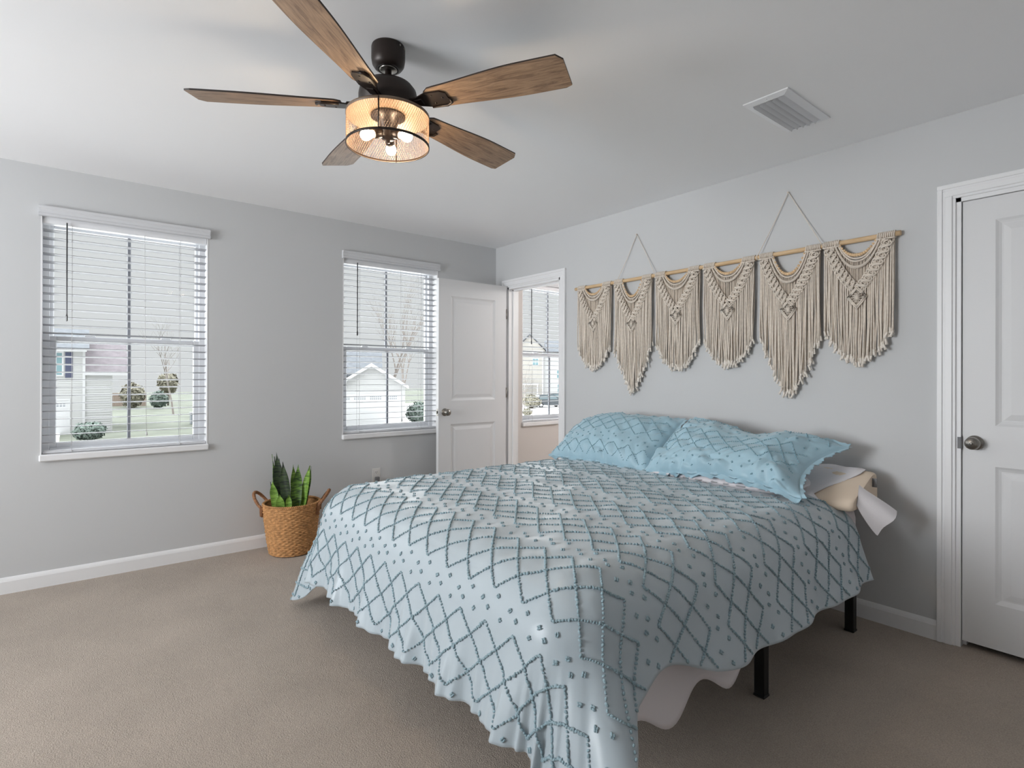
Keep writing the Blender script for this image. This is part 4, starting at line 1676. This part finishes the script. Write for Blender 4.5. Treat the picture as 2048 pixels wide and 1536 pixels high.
def house_window(root, F, x0, x1, z0, z1, y, bars=True):
    t = .10
    g = LG(*F)
    g.box(x0 - t, x1 + t, y - .06, y, z1, z1 + t * 1.2).box(x0 - t, x1 + t, y - .07, y, z0 - t, z0)
    g.box(x0 - t, x0, y - .06, y, z0, z1).box(x1, x1 + t, y - .06, y, z0, z1)
    if bars:
        zm = (z0 + z1) / 2
        g.box(x0, x1, y - .05, y, zm - .035, zm + .035).box((x0 + x1) / 2 - .02, (x0 + x1) / 2 + .02, y - .045, y, z0, z1)
    w = obj('window', g.done(), M['otrim'], root)
    g = LG(*F).box(x0, x1, y - .03, y, z0, z1)
    obj('pane', g.done(), M['opane'], w)


def gable_roof(g, x0, x1, y0, y1, ze, zr, th=.16, along='x', mi=0):
    """along: ridge direction"""
    if along == 'x':
        ym = (y0 + y1) / 2
        pr = [(y0, ze), (ym, zr), (y1, ze), (y1, ze - th), (ym, zr - th), (y0, ze - th)]
        V = [(x0, y, z) for y, z in pr] + [(x1, y, z) for y, z in pr]
    else:
        xm = (x0 + x1) / 2
        pr = [(x0, ze), (xm, zr), (x1, ze), (x1, ze - th), (xm, zr - th), (x0, ze - th)]
        V = [(x, y0, z) for x, z in pr] + [(x, y1, z) for x, z in pr]
    F = [(0, 1, 4, 5), (1, 2, 3, 4), (6, 11, 10, 7), (7, 10, 9, 8)] + [(i, 6 + i, 6 + (i + 1) % 6, (i + 1) % 6) for i in range(6)]
    g.faces(V, F, mi)


def garage_door(root, F, x0, x1, z1, y, zp0, zp1, groups):
    g = LG(*F)
    g.box(x0 - .12, x0, y - .05, y + .02, 0, z1 + .12).box(x1, x1 + .12, y - .05, y + .02, 0, z1 + .12).box(x0, x1, y - .05, y + .02, z1, z1 + .12)
    n = 4
    for k in range(n):
        g.box(x0, x1, y - .03, y, k * z1 / n + .012, (k + 1) * z1 / n - .012)
    g.box(x0, x1, y - .015, y, 0, z1)
    d = obj('garage_door', g.done(), M['otrim'], root)
    for a, b, cols in groups:
        w = (b - a) / cols
        for i in range(cols):
            for j in range(2):
                zz = zp0 + j * (zp1 - zp0) / 2
                p = LG(*F).box(a + i * w + w * .18, a + (i + 1) * w - w * .18, y - .034, y - .029, zz + .035, zz + (zp1 - zp0) / 2 - .035)
                obj('pane', p.done(), M['util'], d)


def house_a():
    F = ((-46.37, -2.21, GZ), 1.552)
    root = thing('house', 'pale two-storey house with navy shutters and a lower mauve-roofed wing', 'house', F[0])
    g = LG(*F).box(-9, 0, 0, 9, 0, 6.05)
    laps(g, -9, -.14, 0, 2.75, 6.0)
    obj('wall', g.done(), M['siding'], root)
    g = LG(*F).box(-.14, .02, -.04, .02, 0, 6.0).box(-9, .1, -.34, -.02, 5.86, 6.08)
    obj('corner_board', g.done(), M['otrim'], root)
    g = LG(*F)
    gable_roof(g, -9.3, .25, -.35, 9.3, 6.12, 7.75)
    obj('roof', g.done(), M['roof1'], root)
    house_window(root, F, -2.35, -1.30, 4.18, 5.74, 0)
    house_window(root, F, -4.9, -3.85, 4.18, 5.74, 0)
    for a in (-1.12, -3.05, -3.62):
        g = LG(*F).box(a, a + .42, -.05, 0, 3.98, 5.80)
        for k in range(14):
            g.box(a + .05, a + .37, -.065, -.045, 4.08 + k * .118, 4.15 + k * .118)
        obj('shutter', g.done(), M['shutter'], root)
    g = LG(*F).box(0.02, 1.62, .08, 8, 0, 4.15)
    laps(g, .02, 1.5, .08, 0.1, 4.1)
    wg = obj('wing_wall', g.done(), M['siding'], root)
    g = LG(*F)
    gable_roof(g, .02, 2.62, 0.0, 8.4, 4.42, 6.9)
    obj('wing_roof', g.done(), M['roof2'], root)
    g = LG(*F).box(.02, 2.62, -.10, .02, 4.16, 4.36)
    obj('gutter', g.done(), M['otrim'], root)
    garage_door(root, F, -6.2, -.95, 2.35, -.02, 1.90, 2.20, [(-2.15, -1.08, 6), (-3.6, -2.5, 6)])


def house_b():
    F = ((-35.18, 14.88, GZ), 1.141)
    root = thing('house', 'white gabled garage house with a row of small door panes', 'house', F[0])
    xm = -.08
    g = LG(*F)
    V = [(-2.75, 0, 0), (2.45, 0, 0), (2.45, 0, 3.45), (xm, 0, 5.0), (-2.75, 0, 3.30)]
    V2 = [(x, 7, z) for x, y, z in V]
    g.faces(V + V2, [(0, 1, 2, 3, 4), (9, 8, 7, 6, 5), (0, 5, 6, 1), (1, 6, 7, 2), (4, 9, 5, 0)])
    laps(g, -2.2, 2.0, -.005, 3.02, 3.72)
    laps(g, -1.3, 1.15, -.005, 3.72, 4.22)
    laps(g, -.6, .45, -.005, 4.22, 4.62)
    obj('gable_wall', g.done(), M['siding'], root)
    g = LG(*F)
    gable_roof(g, -2.80, 2.66, -.30, 7.3, 3.40, 5.10, along='y')
    obj('roof', g.done(), M['roof1'], root)
    g = LG(*F)
    for sx, x0 in ((-1, -2.84), (1, 2.70)):
        g.faces([(x0, -.36, 3.18), (x0, -.36, 3.40), (xm, -.36, 5.14), (xm, -.36, 4.88), (x0, -.30, 3.18), (x0, -.30, 3.40), (xm, -.30, 5.14), (xm, -.30, 4.88)],
                [(0, 1, 2, 3), (7, 6, 5, 4), (0, 4, 5, 1), (3, 2, 6, 7), (0, 3, 7, 4), (1, 5, 6, 2)])
    obj('rake_board', g.done(), M['otrim'], root)
    garage_door(root, F, -2.62, 2.02, 2.85, -.01, 2.34, 2.66, [(-2.52, -1.64, 6), (-1.36, -.48, 6), (-.19, .68, 6), (.97, 1.84, 6)])
    g = LG(*F).box(-10, .6, 6.5, 14, 0, 4.3)
    obj('main_wall', g.done(), M['siding'], root)
    g = LG(*F)
    gable_roof(g, -10.3, .85, 5.6, 14.8, 4.3, 6.75)
    obj('main_roof', g.done(), M['roof1'], root)


def house_c():
    F = ((-58.58, 52.81, GZ - .5), .842, 1.12)
    root = thing('house', 'beige and white house across the street behind the parked cars', 'house', F[0])
    g = LG(*F).box(-6, .42, 0, 8, 0, 7.6)
    laps(g, -6, .3, 0, 3.4, 7.55, .2)
    g.faces([(-3.6, -.02, 7.5), (.8, -.02, 7.5), (-1.4, -.02, 9.7), (-3.6, 3, 7.5), (.8, 3, 7.5), (-1.4, 3, 9.7)], [(0, 1, 2), (5, 4, 3), (0, 2, 5, 3), (1, 4, 5, 2)])
    obj('wall', g.done(), M['beige'], root)
    g = LG(*F).box(.42, 7, .3, 8, 0, 7.4)
    laps(g, .5, 7, .3, .2, 7.3, .2)
    obj('side_wall', g.done(), M['siding'], root)
    g = LG(*F).box(.30, .46, -.05, .3, 0, 7.5).box(-6, .46, -.3, -.05, 7.35, 7.6)
    obj('corner_board', g.done(), M['otrim'], root)
    g = LG(*F)
    gable_roof(g, -3.8, 1.0, -.3, 8, 7.6, 9.9, along='y')
    obj('roof', g.done(), M['roof1'], root)
    g = LG(*F)
    gable_roof(g, .6, 7.3, -.1, 8.3, 7.5, 9.2)
    obj('side_roof', g.done(), M['roof1'], root)
    house_window(root, F, -.98, -.25, 5.60, 6.50, 0)
    house_window(root, F, 2.3, 2.9, 3.9, 5.0, .3)
    house_window(root, F, 2.4, 2.9, 1.9, 3.0, .3)
    g = LG(*F).box(-4, -.2, -1.8, 0, 2.98, 3.16)
    for x in (-3.8, -2.1, -.4):
        g.box(x, x + .12, -1.7, -1.58, 0, 3.0)
    obj('porch', g.done(), M['otrim'], root)


house_a()
house_b()
house_c()


def bare_tree(label, x, y, h, seed, spread=.5, depth=5, base_r=.16, group='bare trees outside'):
    rng = random.Random(seed)
    g = G()

    def grow(p, d, L, r, k):
        q = p.copy()
        path, rad = [p.copy()], [r]
        n = 4
        for i in range(n):
            d = d + np.array([rng.gauss(0, .10), rng.gauss(0, .10), .05 + rng.gauss(0, .05)])
            d /= np.linalg.norm(d)
            q = q + d * L / n
            path.append(q.copy())
            rad.append(r * (1 - .45 * (i + 1) / n))
            if k > 0 and i >= 1:
                for _ in range(1 if i < n - 1 else 2):
                    a = rng.uniform(0, 2 * PI)
                    e = np.array([math.cos(a), math.sin(a), 0]) * spread * rng.uniform(.6, 1.4)
                    dd = d * .8 + e + np.array([0, 0, .15])
                    grow(q, dd / np.linalg.norm(dd), L * rng.uniform(.5, .72), rad[-1] * .66, k - 1)
        g.tube(path, rad, 5, caps=False)
    grow(np.array([x, y, GZ]), np.array([0, 0, 1.0]), h * .42, base_r, depth - 1)
    tag(obj('tree', g, M['bark'], org=(x, y, GZ)), label, 'tree', group)


bare_tree('bare winter tree on the lawn, in line with the small yellowish evergreen', -62.98, 5.44, 11.5, 5, .55, 4, .11)
bare_tree('tall bare tree rising straight behind the garage gable', -46.5, 21.2, 15, 8, .42, 5, .17)
bare_tree('bare many-stemmed tree just right of the garage roof', -47.5, 24.0, 14, 12, .38, 5, .16)
bare_tree('slim bare sapling before the beige house', -44.2, 37.6, 6.5, 15, .5, 4, .07)


def leafy(name, label, cat, x, y, z, rx, rz, n, size, m, seed, trunk=None, group=None):
    n, size = int(n * 1.7), size * 1.15
    rng = np.random.default_rng(seed)
    v = rng.normal(0, 1, (n, 3))
    v /= np.linalg.norm(v, axis=1, keepdims=True)
    lump = 1 + .16 * vnoise(v[:, 0] * 2.5 + 5, v[:, 1] * 2.5 + v[:, 2] * 2, seed)
    c = v * (rng.uniform(.55, 1.02, n) * lump)[:, None] * np.array([rx, rx, rz]) + np.array([x, y, z + rz])
    c[:, 2] = np.maximum(c[:, 2], z + .05)
    a = rng.normal(0, 1, (n, 3))
    a = np.cross(v, a)
    a /= np.linalg.norm(a, axis=1, keepdims=True)
    b = np.cross(a, v) + rng.normal(0, .5, (n, 3))
    b /= np.linalg.norm(b, axis=1, keepdims=True)
    s = size * rng.uniform(.6, 1.3, n)[:, None]
    V = np.stack([c - a * s * .5, c + b * s, c + a * s * .5, c - b * s * .8], 1).reshape(-1, 3)
    F = np.arange(4 * n).reshape(-1, 4)
    root = thing(name, label, cat, (x, y, GZ), group)
    g = G().add(V, F, 0, False)
    g.ball((x, y, z + rz), 1.0, 14, 10, scale=(rx * .58, rx * .58, rz * .62))
    obj('foliage', g, m, root)
    g = G()
    for k in range(3):
        an = k * 2.1
        g.tube([(x, y, GZ), (x + .1 * rx * math.cos(an), y + .1 * rx * math.sin(an), (GZ + z + rz) / 2), (x + .3 * rx * math.cos(an), y + .3 * rx * math.sin(an), z + rz)], .05 if trunk is None else trunk, 6)
    obj('stem', g, M['bark'], root)


leafy('shrub', 'round evergreen shrub in front of the two-storey house', 'shrub', -39.9, -2.12, GZ + .05, .85, .56, 1500, .12, M['bush'], 3)
leafy('shrub', 'tall evergreen shrub right of the white garage', 'shrub', -37.43, 20.11, GZ + .05, 1.05, .95, 1900, .13, M['bush'], 4)
leafy('shrub', 'dark bushy shrub at the end of the brown fence', 'shrub', -76.5, 5.6, GZ + .05, .95, 1.05, 1200, .22, M['bush'], 6)
leafy('shrub', 'brownish shrub against the brown fence', 'shrub', -80.5, 3.2, GZ + .05, 1.25, 1.5, 1200, .25, M['bush2'], 9)
leafy('tree', 'small yellowish evergreen tree far across the lawn', 'tree', -84.0, 7.5, GZ + 1.7, 1.2, 1.35, 1200, .26, M['bush2'], 10, .12)
leafy('shrub', 'low brown shrub on the near side of the street, before the parked cars', 'shrub', -39.75, 34.28, GZ, .55, .40, 500, .1, M['bush2'], 13)
leafy('shrub', 'loose shrub beside the parked dark car', 'shrub', -49.5, 43.2, GZ, 1.2, .9, 900, .18, M['bush2'], 14)


def fence():
    root = thing('picket_fence', 'brown picket fence at the far edge of the lawn', 'fence', (-86.0, 2.6, GZ))
    a, b = np.array([-87.5, -1.5]), np.array([-84.3, 5.0])
    n = 60
    g = G()
    for k in range(n):
        p = a + (b - a) * k / (n - 1)
        g.box(p[0] - .03, p[0] + .03, p[1] - .045, p[1] + .045, GZ, GZ + 1.75)
    obj('picket', g, M['fence'], root)
    g = G()
    for z in (.5, 1.4):
        g.tube([(a[0] - .06, a[1], GZ + z), (b[0] - .06, b[1], GZ + z)], .05, 4)
    obj('rail', g, M['fence'], root)


fence()
g = G().box(-50.2, -49.3, 5.0, 5.9, GZ, GZ + .95, bev=.03)
g.box(-50.25, -49.25, 4.95, 5.95, GZ + .95, GZ + 1.0, bev=.02)
tag(obj('utility_box', g, M['util'], org=(-49.75, 5.45, GZ)), 'grey utility cabinet standing on the lawn', 'utility box')


def car(label, x, y, rz, body_m, seed):
    F = ((x, y, GZ), rz)
    root = thing('car', label, 'car', F[0], 'cars parked across the street')
    prof = [(-2.2, .35), (-2.25, .75), (-2.15, 1.0), (-1.85, 1.05), (-1.55, 1.62), (-1.2, 1.70), (.4, 1.68), (.75, 1.55), (1.25, 1.08), (2.1, .98), (2.28, .75), (2.25, .35)]
    g = LG(*F)
    g.prism(prof, -.88, .88, axis='y')
    obj('body', g.done(), body_m, root)
    g = LG(*F)
    for y0 in (-.895, .885):
        g.prism([(-1.62, 1.10), (-1.42, 1.56), (-.45, 1.60), (-.45, 1.10)], y0, y0 + .01, axis='y')
        g.prism([(-.38, 1.10), (-.38, 1.60), (.36, 1.59), (.66, 1.48), (1.02, 1.10)], y0, y0 + .01, axis='y')
    obj('window', g.done(), M['carw'], root)
    for wx in (-1.38, 1.42):
        for wy in (-.86, .86):
            s = 1 if wy > 0 else -1
            g = LG(*F).lathe([(.0001, -.1), (.30, -.1), (.34, -.06), (.34, .06), (.30, .1), (.22, .1), (.22, .07), (.0001, .07)][::1] if s > 0 else
                             [(.0001, -.07), (.22, -.07), (.22, -.1), (.30, -.1), (.34, -.06), (.34, .06), (.30, .1), (.0001, .1)], (wx, wy, .34), 20, axis='y')
            w = obj('wheel', g.done(), M['tyre'], root)
            g = LG(*F).lathe([(.0001, s * .085), (.19, s * .085), (.21, s * .075)], (wx, wy, .34), 16, axis='y')
            obj('hubcap', g.done(), M['otrim'], w)
    for wy in (-.78, .60):
        g = LG(*F).box(-2.26, -2.10, wy, wy + .18, .82, 1.06, bev=.02)
        obj('tail_light', g.done(), M['red'], root)


car('dark car parked across the street, nearest the beige house', -50.25, 46.9, .842 + .35, M['carp'], 1)
car('second dark car parked behind the first across the street', -53.2, 51.8, .842 + .25, M['carp'], 2)
